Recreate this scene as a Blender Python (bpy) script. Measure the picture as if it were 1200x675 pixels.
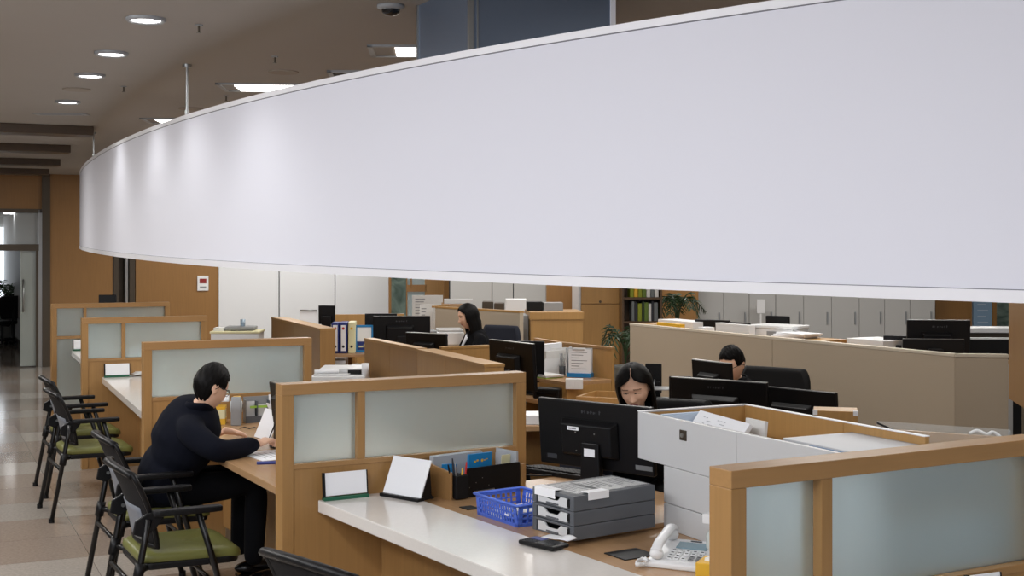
import bpy, bmesh, math, random
import numpy as np
from mathutils import Vector, Matrix, Euler

for o in list(bpy.data.objects):
    bpy.data.objects.remove(o, do_unlink=True)
SC = bpy.context.scene
COL = SC.collection
random.seed(7)

# ------------------------------------------------------------------ camera
F, HC, HY = 1500.0, 1.80, 293.0          # focal length in px, eye height, horizon row (1200x675 frame)
cam_d = bpy.data.cameras.new('camera')
cam_d.sensor_width = 36.0
cam_d.lens = F / 1200 * 36.0
cam_d.shift_y = -(337.5 - HY) / 1200
cam_d.clip_start, cam_d.clip_end = 0.05, 200
cam = bpy.data.objects.new('camera', cam_d)
cam.location = (0, 0, HC)
cam.rotation_euler = (math.pi / 2, 0, 0)
COL.objects.link(cam)
SC.camera = cam
SC.view_settings.view_transform = 'Standard'
SC.view_settings.look = 'None'
SC.view_settings.gamma = 1
SC.view_settings.use_curve_mapping = False
SC.view_settings.exposure = 0.4

# ------------------------------------------------------------------ light
w = bpy.data.worlds.new('world')
SC.world = w
w.use_nodes = True
w.node_tree.nodes['Background'].inputs[0].default_value = (0.86, 0.90, 1.0, 1)
w.node_tree.nodes['Background'].inputs[1].default_value = 0.42
CEIL = 2.97
R90 = math.pi / 2


def lamp(x, y, watts, sx=0.6, sy=0.6, z=CEIL - 0.03, rz=0.45, col=(1, 0.975, 0.94)):
    d = bpy.data.lights.new('ceiling_fill', 'AREA')
    d.shape = 'RECTANGLE'
    d.size, d.size_y = sx, sy
    d.energy = watts
    d.color = col
    o = bpy.data.objects.new('ceiling_fill', d)
    o.location = (x, y, z)
    o.rotation_euler = (0, 0, rz)
    COL.objects.link(o)


# unseen fill light added behind the camera to brighten the fascia
d = bpy.data.lights.new('hall_fill_light', 'AREA')
d.shape = 'RECTANGLE'
d.size, d.size_y = 9.0, 2.4
d.energy = 70
d.color = (0.93, 0.95, 1.0)
o = bpy.data.objects.new('hall_fill_light', d)
o.location = (-3.5, -5.5, 1.75)
o.rotation_euler = (R90, 0, 0.12)
COL.objects.link(o)



def fill_panel(x, y, tx, ty, tz, watts):
    """unseen fill light added under the ceiling, turned towards the fascia"""
    d = bpy.data.lights.new('fascia_fill', 'AREA')
    d.shape = 'RECTANGLE'
    d.size, d.size_y = 0.7, 0.35
    d.energy = watts
    d.color = (0.95, 0.96, 1.0)
    o = bpy.data.objects.new('fascia_fill', d)
    o.location = (x, y, CEIL - 0.06)
    o.rotation_euler = (Vector((tx, ty, tz)) - o.location).to_track_quat('-Z', 'Y').to_euler()
    COL.objects.link(o)


for x, y, tx, ty, e in [(-3.3, 5.3, -1.5, 7.0, 14.5), (-2.5, 3.9, -0.5, 5.5, 13.5), (-1.6, 2.7, 0.3, 4.6, 11), (-1.1, 1.9, 0.9, 4.0, 9.6), (-0.6, 1.2, 1.4, 3.4, 8.2)]:
    fill_panel(x, y, tx, ty, 2.1, e)  # added out of view only to brighten the white band

# unseen fill lights added over the customer hall (behind and left of the camera) and over the office
for x, y in [(-2.6, 1.2), (-1.2, 0.4), (0.3, -0.6), (-3.9, 3.4)]:
    lamp(x, y, 42, col=(0.94, 0.96, 1.0))
for x, y in [(-4.4, 6.0), (-5.0, 9.0), (-6.2, 12.5), (-7.6, 16.0)]:
    lamp(x, y, 44)
for x, y in [(1.9, 5.6), (2.7, 3.9)]:
    lamp(x, y, 13)
for x, y in [(0.6, 7.6), (3.6, 7.0), (2.2, 9.6), (-0.3, 10.4), (0.9, 12.4), (-1.9, 12.8), (3.6, 11.8)]:
    lamp(x, y, 24)
for x, y in [(-4.6, 18.8), (-3.4, 19.6), (-2.4, 20.6), (-1.6, 16.6), (0.2, 15.6)]:
    lamp(x, y, 27)
for x, y in [(2.2, 16.4), (4.2, 16.0), (6.0, 16.2)]:
    lamp(x, y, 24)

# ------------------------------------------------------------------ pixel helpers


def G(px, py, z):
    """point at height z that the photograph shows at (px, py)"""
    Y = F * (HC - z) / (py - HY)
    return Vector(((px - 600) / F * Y, Y, z))


def P(px, py, Y):
    return Vector(((px - 600) / F * Y, Y, HC - (py - HY) * Y / F))


def line_px(p, a, px):
    """distance along direction a (radians) from p at which the column px is met"""
    k = (px - 600) / F
    c, s = math.cos(a), math.sin(a)
    return (k * p[1] - p[0]) / (c - k * s)


R = math.radians
AV = R(25.0)                              # the building's cross direction
VV = Vector((math.cos(AV), math.sin(AV), 0))
UU = Vector((-math.sin(AV), math.cos(AV), 0))

# ------------------------------------------------------------------ materials


def srgb(r, g, b):
    f = lambda c: (c / 255) / 12.92 if c <= 10 else (((c / 255) + 0.055) / 1.055) ** 2.4
    return (f(r), f(g), f(b), 1)


def mat(name, col, rough=0.5, metal=0.0, spec=0.5, noise=0.0, nscale=20, bump=0.0, coat=0.0, stretch=None):
    m = bpy.data.materials.new(name)
    m.use_nodes = True
    nt = m.node_tree
    b = nt.nodes['Principled BSDF']
    b.inputs['Roughness'].default_value = rough
    b.inputs['Metallic'].default_value = metal
    b.inputs['Specular IOR Level'].default_value = spec
    b.inputs['Coat Weight'].default_value = coat
    b.inputs['Base Color'].default_value = col
    if noise or bump:
        tc = nt.nodes.new('ShaderNodeTexCoord')
        mp = nt.nodes.new('ShaderNodeMapping')
        if stretch:
            mp.inputs['Scale'].default_value = stretch
        nz = nt.nodes.new('ShaderNodeTexNoise')
        nz.inputs['Scale'].default_value = nscale
        nz.inputs['Detail'].default_value = 5
        nt.links.new(tc.outputs['Object'], mp.inputs['Vector'])
        nt.links.new(mp.outputs['Vector'], nz.inputs['Vector'])
        if noise:
            rp = nt.nodes.new('ShaderNodeMixRGB')
            rp.inputs[1].default_value = tuple(c * (1 - noise) for c in col[:3]) + (1,)
            rp.inputs[2].default_value = tuple(min(1, c * (1 + noise)) for c in col[:3]) + (1,)
            nt.links.new(nz.outputs['Fac'], rp.inputs['Fac'])
            nt.links.new(rp.outputs[0], b.inputs['Base Color'])
        if bump:
            bp = nt.nodes.new('ShaderNodeBump')
            bp.inputs['Strength'].default_value = bump
            bp.inputs['Distance'].default_value = 0.002
            nt.links.new(nz.outputs['Fac'], bp.inputs['Height'])
            nt.links.new(bp.outputs['Normal'], b.inputs['Normal'])
    return m


def wood(name, col, rough=0.38, horizontal=False):
    m = bpy.data.materials.new(name)
    m.use_nodes = True
    nt = m.node_tree
    b = nt.nodes['Principled BSDF']
    b.inputs['Roughness'].default_value = rough
    tc = nt.nodes.new('ShaderNodeTexCoord')
    mp = nt.nodes.new('ShaderNodeMapping')
    mp.inputs['Scale'].default_value = (1.2, 26, 26) if horizontal else (26, 26, 1.2)
    n1 = nt.nodes.new('ShaderNodeTexNoise')
    n1.inputs['Scale'].default_value = 2.2
    n1.inputs['Detail'].default_value = 6
    n1.inputs['Distortion'].default_value = 0.6
    n2 = nt.nodes.new('ShaderNodeTexNoise')
    n2.inputs['Scale'].default_value = 1.6
    rp = nt.nodes.new('ShaderNodeValToRGB')
    e = rp.color_ramp.elements
    e[0].position, e[1].position = 0.3, 0.72
    e[0].color = tuple(c * 0.92 for c in col[:3]) + (1,)
    e[1].color = tuple(min(1, c * 1.05) for c in col[:3]) + (1,)
    mx = nt.nodes.new('ShaderNodeMixRGB')
    mx.blend_type = 'MULTIPLY'
    mx.inputs['Fac'].default_value = 0.14
    nt.links.new(tc.outputs['Object'], mp.inputs['Vector'])
    nt.links.new(mp.outputs['Vector'], n1.inputs['Vector'])
    nt.links.new(tc.outputs['Object'], n2.inputs['Vector'])
    nt.links.new(n1.outputs['Fac'], rp.inputs['Fac'])
    nt.links.new(rp.outputs['Color'], mx.inputs[1])
    nt.links.new(n2.outputs['Fac'], mx.inputs[2])
    nt.links.new(mx.outputs[0], b.inputs['Base Color'])
    return m


def glow(name, col, s):
    m = bpy.data.materials.new(name)
    m.use_nodes = True
    b = m.node_tree.nodes['Principled BSDF']
    b.inputs['Base Color'].default_value = col
    b.inputs['Emission Color'].default_value = col
    b.inputs['Emission Strength'].default_value = s
    return m


def frosted(name, tint, rough=0.45, diff=0.35):
    m = bpy.data.materials.new(name)
    m.use_nodes = True
    nt = m.node_tree
    b = nt.nodes['Principled BSDF']
    b.inputs['Base Color'].default_value = tint
    b.inputs['Transmission Weight'].default_value = 1.0 - diff
    b.inputs['Roughness'].default_value = rough
    b.inputs['IOR'].default_value = 1.35
    return m


def clear(name, tint=(0.92, 0.97, 0.96, 1), rough=0.03, alpha=0.25):
    m = bpy.data.materials.new(name)
    m.use_nodes = True
    b = m.node_tree.nodes['Principled BSDF']
    b.inputs['Base Color'].default_value = tint
    b.inputs['Roughness'].default_value = rough
    b.inputs['Alpha'].default_value = alpha
    return m


WOOD = wood('maple_wood', srgb(168, 128, 78))
WOODH = wood('maple_wood_horizontal', srgb(170, 130, 82), horizontal=True)
WOODW = wood('oak_wall_panel', srgb(150, 110, 62))
WOODD = wood('dark_brown_slat_wood', srgb(74, 56, 36), horizontal=True)
WOODDESK = wood('desk_wood', srgb(186, 148, 108), rough=0.25, horizontal=True)
WOODY = wood('honey_wood', srgb(184, 142, 86))
STONE = mat('white_quartz', srgb(222, 217, 211), rough=0.16, noise=0.05, nscale=90)
DRUMW = mat('white_fascia_board', srgb(226, 227, 236), rough=0.75, spec=0.25, bump=0.05, nscale=300)
TRIMW = mat('white_edge_trim', srgb(238, 238, 242), rough=0.4)
SEAM = mat('grey_seam', srgb(120, 120, 128), rough=0.7)
BLACK = mat('black_plastic', srgb(13, 13, 15), rough=0.42, spec=0.28)
BLACKM = mat('black_matte', srgb(9, 9, 11), rough=0.6, spec=0.3)
BLACKG = mat('black_gloss', srgb(12, 12, 14), rough=0.15)
MESHB = mat('black_mesh_fabric', srgb(22, 22, 25), rough=0.75, spec=0.25, bump=0.5, nscale=400)
STEELB = mat('black_steel_tube', srgb(12, 12, 13), rough=0.35, metal=0.2)
GREEN = mat('olive_green_vinyl', srgb(112, 113, 58), rough=0.42, noise=0.06, nscale=8)
NAVY = mat('navy_fabric', srgb(22, 27, 42), rough=0.8, bump=0.3, nscale=300)
WHITE = mat('white_plastic', srgb(228, 229, 230), rough=0.35)
PAPER = mat('white_paper', srgb(238, 239, 242), rough=0.8)
PAPER2 = mat('off_white_paper', srgb(222, 222, 220), rough=0.8, noise=0.06, nscale=40)
GREYL = mat('light_grey_lacquer', srgb(202, 203, 204), rough=0.28)
GREYM = mat('mid_grey_plastic', srgb(140, 142, 144), rough=0.4)
GREYD = mat('charcoal_grey_plastic', srgb(86, 90, 96), rough=0.42, bump=0.15, nscale=250)
BEIGE = mat('beige_screen_fabric', srgb(178, 164, 144), rough=0.9, bump=0.2, nscale=400)
METAL = mat('brushed_steel', srgb(170, 172, 172), rough=0.3, metal=0.9)
METALD = mat('dark_bronze_metal', srgb(86, 78, 68), rough=0.35, metal=0.7)
CLAD = mat('blue_grey_metal_cladding', srgb(112, 124, 142), rough=0.32, metal=0.55)
CEILM = mat('ceiling_plaster', srgb(158, 152, 144), rough=0.9, noise=0.03, nscale=1.2)
WALLW = mat('white_wall_panel', srgb(222, 224, 226), rough=0.55)
WALLG = mat('grey_white_laminate', srgb(186, 186, 184), rough=0.5)
BLUE = mat('blue_basket_plastic', srgb(78, 112, 214), rough=0.4)
BLUEF = mat('blue_card', srgb(30, 128, 190), rough=0.5)
BLUEB = mat('navy_blue_binder', srgb(30, 46, 120), rough=0.5)
CREAM = mat('cream_binder', srgb(226, 220, 178), rough=0.5)
YELLOW = mat('yellow_card', srgb(226, 176, 44), rough=0.5)
RED = mat('red_plastic', srgb(186, 34, 34), rough=0.4)
GREENK = mat('green_strip', srgb(26, 92, 66), rough=0.4)
LIME = mat('lime_green_card', srgb(150, 190, 70), rough=0.6)
ORANGE = mat('orange_card', srgb(210, 120, 60), rough=0.6)
INK = mat('grey_ink', srgb(120, 122, 128), rough=0.8)
INKD = mat('dark_ink', srgb(50, 52, 58), rough=0.8)
LCD = mat('grey_blue_lcd', srgb(128, 154, 166), rough=0.2)
PLUG = mat('blue_grey_strip', srgb(70, 104, 140), rough=0.4)
LEAF = mat('dark_green_leaf', srgb(34, 62, 26), rough=0.5, noise=0.25, nscale=6)
POTM = mat('grey_planter', srgb(120, 122, 118), rough=0.6)
SUIT = mat('navy_black_suit', srgb(13, 16, 27), rough=0.9, spec=0.15, bump=0.15, nscale=350)
SUITB = mat('black_jacket', srgb(12, 13, 17), rough=0.9, spec=0.15, bump=0.15, nscale=350)
TROUS = mat('black_trousers', srgb(9, 10, 14), rough=0.9, spec=0.15)
SHIRT = mat('white_shirt', srgb(214, 216, 222), rough=0.8)
LILAC = mat('lilac_blouse', srgb(150, 146, 176), rough=0.8)
SKIN = mat('skin', srgb(232, 188, 160), rough=0.5)
SKIN.node_tree.nodes['Principled BSDF'].inputs['Subsurface Weight'].default_value = 0.0
LIP = mat('lips', srgb(168, 92, 84), rough=0.45)
LASH = mat('lash_and_brow', srgb(46, 34, 30), rough=0.7)
BROW = mat('brow', srgb(98, 72, 60), rough=0.8)
HAIR = mat('black_hair', srgb(9, 7, 7), rough=0.5, spec=0.14, noise=0.35, nscale=6, bump=0.6, stretch=(60, 60, 3))
LIGHTON = glow('lit_diffuser', (1, 0.98, 0.94, 1), 9.0)
FROST = frosted('frosted_glass', (0.77, 0.91, 0.94, 1), 0.40, 0.16)
TEALG = frosted('teal_patterned_glass', (0.50, 0.62, 0.58, 1), 0.5, 0.6)
GLASS = clear('clear_glass', alpha=0.18)
ACRYL = clear('clear_acrylic', alpha=0.14, rough=0.06)

# ------------------------------------------------------------------ mesh helpers


class MB:
    """collects shapes into one mesh"""

    def __init__(self):
        self.bm = bmesh.new()
        self.mi = 0

    def _add(self, verts, faces, M=None, smooth=False):
        vs = [self.bm.verts.new((M @ Vector(v)) if M is not None else v) for v in verts]
        for f in faces:
            try:
                fc = self.bm.faces.new([vs[i] for i in f])
                fc.smooth = smooth
                fc.material_index = self.mi
            except ValueError:
                pass
        return self

    def box(self, x0, y0, z0, x1, y1, z1, M=None):
        v = [(x, y, z) for z in (z0, z1) for y in (y0, y1) for x in (x0, x1)]
        f = [(0, 2, 3, 1), (4, 5, 7, 6), (0, 1, 5, 4), (2, 6, 7, 3), (0, 4, 6, 2), (1, 3, 7, 5)]
        return self._add(v, f, M)

    def cbox(self, c, s, M=None):
        return self.box(c[0] - s[0] / 2, c[1] - s[1] / 2, c[2] - s[2] / 2, c[0] + s[0] / 2, c[1] + s[1] / 2, c[2] + s[2] / 2, M)

    def prism(self, poly, z0, z1, M=None, smooth=False):
        n = len(poly)
        v = [(p[0], p[1], z0) for p in poly] + [(p[0], p[1], z1) for p in poly]
        f = [tuple(reversed(range(n))), tuple(range(n, 2 * n))] + [(i, (i + 1) % n, n + (i + 1) % n, n + i) for i in range(n)]
        return self._add(v, f, M, smooth)

    def cyl(self, c, r, h, n=20, M=None, r2=None, smooth=True):
        r2 = r if r2 is None else r2
        a = [2 * math.pi * i / n for i in range(n)]
        v = [(c[0] + r * math.cos(t), c[1] + r * math.sin(t), c[2]) for t in a] + [(c[0] + r2 * math.cos(t), c[1] + r2 * math.sin(t), c[2] + h) for t in a]
        self._add(v, [(i, (i + 1) % n, n + (i + 1) % n, n + i) for i in range(n)], M, smooth)
        self._add(v[:n], [tuple(reversed(range(n)))], M)
        return self._add(v[n:], [tuple(range(n))], M)

    def lathe(self, prof, n=24, M=None):
        v, f = [], []
        for r, z in prof:
            v += [(r * math.cos(2 * math.pi * i / n), r * math.sin(2 * math.pi * i / n), z) for i in range(n)]
        for k in range(len(prof) - 1):
            for i in range(n):
                j = (i + 1) % n
                f.append((k * n + i, k * n + j, (k + 1) * n + j, (k + 1) * n + i))
        return self._add(v, f, M, True)

    def tube(self, pts, r, n=10, M=None, rs=None, sq=1.0):
        pts = [Vector(p) for p in pts]
        rings = []
        up = None
        for i, p in enumerate(pts):
            t = (pts[min(i + 1, len(pts) - 1)] - pts[max(i - 1, 0)]).normalized()
            if up is None:
                up = Vector((0, 0, 1)) if abs(t.z) < 0.9 else Vector((1, 0, 0))
            a = t.cross(up).normalized()
            b = a.cross(t).normalized()
            up = b
            rr = rs[i] if rs else r
            rings.append([p + a * rr * math.cos(2 * math.pi * k / n) + b * rr * sq * math.sin(2 * math.pi * k / n) for k in range(n)])
        v = [q for rg in rings for q in rg]
        f = []
        for i in range(len(pts) - 1):
            for k in range(n):
                j = (k + 1) % n
                f.append((i * n + k, i * n + j, (i + 1) * n + j, (i + 1) * n + k))
        f.append(tuple(reversed(range(n))))
        f.append(tuple(range((len(pts) - 1) * n, len(pts) * n)))
        return self._add(v, f, M, True)

    def ell(self, c, r, M=None, nu=20, nv=12):
        v, f = [], []
        for j in range(1, nv):
            t = math.pi * j / nv
            for i in range(nu):
                a = 2 * math.pi * i / nu
                v.append((c[0] + r[0] * math.sin(t) * math.cos(a), c[1] + r[1] * math.sin(t) * math.sin(a), c[2] + r[2] * math.cos(t)))
        top, bot = len(v), len(v) + 1
        v += [(c[0], c[1], c[2] + r[2]), (c[0], c[1], c[2] - r[2])]
        for j in range(nv - 2):
            for i in range(nu):
                k = (i + 1) % nu
                f.append((j * nu + i, (j + 1) * nu + i, (j + 1) * nu + k, j * nu + k))
        for i in range(nu):
            k = (i + 1) % nu
            f.append((top, i, k))
            f.append((bot, (nv - 2) * nu + k, (nv - 2) * nu + i))
        return self._add(v, f, M, True)

    def grid(self, rows, M=None, smooth=True, closed=False):
        n = len(rows[0])
        v = [p for r in rows for p in r]
        f = []
        for i in range(len(rows) - 1):
            for k in range(n if closed else n - 1):
                j = (k + 1) % n
                f.append((i * n + k, i * n + j, (i + 1) * n + j, (i + 1) * n + k))
        return self._add(v, f, M, smooth)


def obj(name, mb, m, parent=None, bevel=0.0, seg=2, solid=0.0, label=None):
    me = bpy.data.meshes.new(name)
    bmesh.ops.recalc_face_normals(mb.bm, faces=mb.bm.faces)
    mb.bm.to_mesh(me)
    mb.bm.free()
    for x in (m if isinstance(m, (list, tuple)) else [m]):
        me.materials.append(x)
    o = bpy.data.objects.new(name, me)
    COL.objects.link(o)
    if parent is not None:
        o.parent = parent
    if solid:
        s = o.modifiers.new('thickness', 'SOLIDIFY')
        s.thickness = solid
        s.offset = 0
    if bevel:
        b = o.modifiers.new('bevel', 'BEVEL')
        b.width = bevel
        b.segments = seg
        b.limit_method = 'ANGLE'
        b.angle_limit = R(40)
        b.harden_normals = False
    if label:
        o['label'] = label
    return o


def tag(o, label=None, cat=None, group=None, kind=None):
    if label:
        o['label'] = label
    if cat:
        o['category'] = cat
    if group:
        o['group'] = group
    if kind:
        o['kind'] = kind
    return o


def thing(name, label, cat, loc=(0, 0, 0), rz=0.0, group=None):
    o = bpy.data.objects.new(name, None)
    o.empty_display_size = 0.1
    COL.objects.link(o)
    o.location = loc
    o.rotation_euler = (0, 0, rz)
    return tag(o, label, cat, group)


def dup(root, loc, rz, label=None, group=None):
    r = root.copy()
    COL.objects.link(r)
    r.location = loc
    r.rotation_euler = (0, 0, rz)
    if label:
        r['label'] = label
    if group:
        r['group'] = group
    for ch in list(root.children):
        c = ch.copy()
        COL.objects.link(c)
        c.parent = r
        for g in list(ch.children):
            d = g.copy()
            COL.objects.link(d)
            d.parent = c
    return r


def struct(name, mb, m, parent=None, bevel=0.0):
    o = obj(name, mb, m, parent, bevel)
    if parent is None:
        o['kind'] = 'structure'
    return o


def one(name, mb, m, label, cat, loc=(0, 0, 0), rz=0.0, group=None, bevel=0.0, solid=0.0):
    """a thing that is a single mesh"""
    o = obj(name, mb, m, None, bevel, solid=solid)
    o.location = loc
    o.rotation_euler = (0, 0, rz)
    return tag(o, label, cat, group)


def Mrot(loc=(0, 0, 0), e=(0, 0, 0)):
    return Matrix.Translation(Vector(loc)) @ Euler(e).to_matrix().to_4x4()


def arc(pts, n=8):
    """Catmull-Rom through the points"""
    pts = [Vector(p) for p in pts]
    out = []
    for i in range(len(pts) - 1):
        p0, p1, p2, p3 = pts[max(i - 1, 0)], pts[i], pts[i + 1], pts[min(i + 2, len(pts) - 1)]
        for k in range(n):
            t = k / n
            out.append(0.5 * ((2 * p1) + (p2 - p0) * t + (2 * p0 - 5 * p1 + 4 * p2 - p3) * t * t + (3 * p1 - p0 - 3 * p2 + p3) * t ** 3))
    out.append(pts[-1])
    return out

# ================================================================== SETTING
# floor: polished stone tiles laid along the corridor, some rows lighter
def floor_material():
    m = bpy.data.materials.new('polished_stone_tiles')
    m.use_nodes = True
    nt = m.node_tree
    L = nt.links.new
    b = nt.nodes['Principled BSDF']
    b.inputs['Roughness'].default_value = 0.11
    b.inputs['Specular IOR Level'].default_value = 0.6
    tc = nt.nodes.new('ShaderNodeTexCoord')
    mp = nt.nodes.new('ShaderNodeMapping')
    mp.inputs['Rotation'].default_value = (0, 0, -AV)
    L(tc.outputs['Object'], mp.inputs['Vector'])
    sp = nt.nodes.new('ShaderNodeSeparateXYZ')
    L(mp.outputs['Vector'], sp.inputs[0])

    def math_(op, a, v=None, c=None):
        n = nt.nodes.new('ShaderNodeMath')
        n.operation = op
        L(a, n.inputs[0])
        if v is not None:
            if isinstance(v, float):
                n.inputs[1].default_value = v
            else:
                L(v, n.inputs[1])
        return n.outputs[0]
    row = math_('FLOOR', math_('DIVIDE', math_('ADD', sp.outputs['Y'], 0.20), 0.62))
    colm = math_('FLOOR', math_('DIVIDE', sp.outputs['X'], 0.93))
    band = math_('LESS_THAN', math_('MODULO', math_('ADD', row, 60.0), 3.0), 0.5)
    cmb = nt.nodes.new('ShaderNodeCombineXYZ')
    L(row, cmb.inputs[0])
    L(colm, cmb.inputs[1])
    wn = nt.nodes.new('ShaderNodeTexWhiteNoise')
    L(cmb.outputs[0], wn.inputs['Vector'])
    sk = nt.nodes.new('ShaderNodeTexNoise')
    sk.inputs['Scale'].default_value = 55
    sk.inputs['Detail'].default_value = 6
    L(tc.outputs['Object'], sk.inputs['Vector'])
    m1 = nt.nodes.new('ShaderNodeMixRGB')
    m1.inputs[1].default_value = srgb(156, 142, 130)
    m1.inputs[2].default_value = srgb(174, 166, 157)
    L(band, m1.inputs[0])
    m2 = nt.nodes.new('ShaderNodeMixRGB')
    m2.blend_type = 'OVERLAY'
    m2.inputs[0].default_value = 0.18
    L(m1.outputs[0], m2.inputs[1])
    L(wn.outputs['Value'], m2.inputs[2])
    m3 = nt.nodes.new('ShaderNodeMixRGB')
    m3.blend_type = 'OVERLAY'
    m3.inputs[0].default_value = 0.35
    L(m2.outputs[0], m3.inputs[1])
    L(sk.outputs['Fac'], m3.inputs[2])
    # joints
    jx = math_('LESS_THAN', math_('FRACT', math_('DIVIDE', sp.outputs['X'], 0.93)), 0.004)
    jy = math_('LESS_THAN', math_('FRACT', math_('DIVIDE', math_('ADD', sp.outputs['Y'], 0.20), 0.62)), 0.006)
    jj = math_('MAXIMUM', jx, jy)
    m4 = nt.nodes.new('ShaderNodeMixRGB')
    m4.inputs[2].default_value = srgb(104, 94, 86)
    L(math_('MULTIPLY', jj, 0.8), m4.inputs[0])
    L(m3.outputs[0], m4.inputs[1])
    L(m4.outputs[0], b.inputs['Base Color'])
    return m


struct('floor', MB().box(-22, -6, -0.12, 26, 44, 0.0), floor_material())
struct('ceiling', MB().box(-22, -2.2, CEIL, 26, 44, CEIL + 0.12), CEILM)

# back wall, in the building's cross direction
W0 = Vector((P(92, 205, 19.94).x, 19.94, 0))
wt = lambda px: line_px(W0, AV, px)
wall = thing('wall_back', None, None, W0, AV)
wall['kind'] = 'structure'


def wpan(name, px0, px1, z0, z1, m, y0=0.0, y1=0.14, bevel=0.0):
    return obj(name, MB().box(wt(px0), y0, z0, wt(px1), y1, z1), m, wall, bevel)


HDR = HC - (247 - HY) * 1 * (W0.y - 1.0) / F
obj('header_panel', MB().box(wt(-330), 0.0, 2.40, wt(53.5), 0.14, CEIL), WOODW, wall)
obj('left_panel', MB().box(wt(-330), 0.0, 0, wt(-190), 0.14, 2.40), WOODW, wall)
wpan('wood_panel', 58, 132, 0, CEIL, WOODW)
wpan('recess_back', 130, 162, 0, CEIL, METALD, 0.25, 0.3)
wpan('wood_panel', 159, 255.5, 0, CEIL, WOODW)
for a, b in ((256, 326), (327.4, 391.5), (392.7, 455.5)):
    wpan('white_panel', a, b, 0, CEIL, WALLW, -0.03, 0.1, 0.004)
wpan('joint_backing', 255, 456, 0, CEIL, INKD, 0.02, 0.12)
wpan('plain_wall', 456, 1420, 0, CEIL, WALLG, 0.3, 0.45)
# steel posts beside the wood panel and in the recess
for a, b, mm, y in ((133, 139, METALD, -0.02), (147, 150, METAL, 0.0), (151.5, 158, METALD, -0.02)):
    wpan('metal_post', a, b, 0, CEIL, mm, y, y + 0.16)
# opening to the far corridor on the left
door = thing('door_1', None, None, W0, AV)
door['kind'] = 'structure'
obj('jamb', MB().box(wt(49), -0.05, 0, wt(58.5), 0.2, CEIL), METALD, door)
obj('frame_post', MB().box(wt(45), -0.02, 0, wt(49), 0.12, 2.42), METAL, door)
zt = HC - (290 - HY) * (W0.y - 1) / F
obj('transom_bar', MB().box(wt(-330), -0.02, zt - 0.05, wt(45.5), 0.1, zt + 0.05), METALD, door)
obj('head_bar', MB().box(wt(-330), -0.02, 2.37, wt(49), 0.12, 2.43), METALD, door)
obj('pane', MB().box(wt(-200), 0.03, zt + 0.05, wt(45.5), 0.042, 2.37), GLASS, door)
obj('door_leaf', MB().box(wt(24), 0.03, 0.02, wt(42), 0.045, zt - 0.05), clear('tinted_door_glass', (0.55, 0.6, 0.56, 1), alpha=0.45), door)
obj('door_stile', MB().box(wt(42), 0.0, 0, wt(45), 0.08, zt - 0.05), METALD, door)
obj('door_handle', MB().tube([(wt(27), -0.06, 0.85), (wt(27), -0.06, 1.35)], 0.015), METAL, door)

# room beyond the opening
far = thing('wall_far', None, None, W0, AV)
far['kind'] = 'structure'
obj('side_wall', MB().box(wt(47), 0.3, 0, wt(57), 9.0, CEIL), WALLW, far)
obj('end_wall', MB().box(wt(-330), 9.0, 0, wt(58), 9.15, CEIL), WALLG, far)
obj('base_strip', MB().box(wt(47) - 0.015, 0.3, 0, wt(47), 9.0, 0.14), METALD, far)
obj('low_ceiling', MB().box(wt(-330), 0.2, 2.52, wt(58), 9.0, 2.6), CEILM, far)
WF = W0 + UU * 8.9
wf = lambda px: line_px(WF, AV, px)
win = thing('window_1', None, None, WF, AV)
win['kind'] = 'structure'
obj('lit_pane', MB().box(wf(-60), 0, 0.75, wf(19), 0.05, 2.3), glow('daylit_window', (0.88, 0.94, 1.0, 1), 1.1), win)
obj('window_frame', MB().box(wf(19), -0.04, 0.7, wf(19) + 0.08, 0.07, 2.35), METALD, win)
obj('window_sill', MB().box(wf(-60), -0.06, 0.68, wf(19) + 0.08, 0.07, 0.75), METALD, win)
for i, (px, py) in enumerate(((13, 249.5), (6, 254.5))):
    q = G(px, py, 2.52)
    one('far_downlight', MB().cyl((0, 0, -0.02), 0.13, 0.018), glow('far_lamp', (1, 1, 1, 1), 6), ('small round lit downlight beyond the glass opening, nearer of two', 'small round lit downlight beyond the glass opening, farther of two')[i], 'light', q, group='downlights beyond the opening')
# side walls that close the hall outside the frame
struct('wall_left', MB().box(-14, -2, 0, -13.8, 36, CEIL), WALLW)
struct('wall_right', MB().box(12, 6, 0, 12.2, 44, CEIL), WALLW)

# brown wooden slats under the ceiling, in line with the partitions
for i, (px, py) in enumerate(((110, 149), (83, 171), (71, 187.5), (58, 199))):
    q = G(px, py - 1, CEIL)
    m = MB().prism([(0, 0), (-9, 0), (-9, 0.30), (0, 0.30)], -0.085, 0.0)
    o = one('ceiling_slat', m, WOODD, 'dark brown wooden slat under the ceiling, %s' % ('nearest of the four', 'second nearest of the four', 'third nearest of the four', 'farthest of the four, against the wood wall')[i], 'ceiling slat', q, AV, 'wooden slats under the ceiling', bevel=0.006)

# ------------------------------------------------------------------ curved white fascia hung over the counter
TOP = [(93.4, 202), (105.8, 186.7), (124.5, 173.6), (155.6, 158), (186.7, 145), (217.8, 134.8), (249, 126.3), (300, 111.5), (366, 94.6), (489, 69.7), (556.7, 58), (720, 30), (740, 26.4), (900, 2), (1050, -20), (1200, -42), (1350, -62)]
BOT = [(93.4, 291), (107.5, 296.6), (129, 299.6), (160, 304), (215, 309), (258, 313.4), (326, 317.6), (391, 321.3), (455, 324.8), (540, 329), (640, 334), (700, 337.3), (760, 338.8), (817, 341.9), (920, 345.6), (1000, 348.3), (1200, 355.2), (1350, 360)]
H = 0.93
DR = []
for x, yt in TOP:
    yb = float(np.interp(x, [b[0] for b in BOT], [b[1] for b in BOT]))
    Y = H * F / (yb - yt)
    DR.append(((x - 600) / F * Y, Y, HC - (yt - HY) * Y / F, HC - (yb - HY) * Y / F))
DR = np.array(DR)
s = np.log(DR[:, 1])
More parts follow.
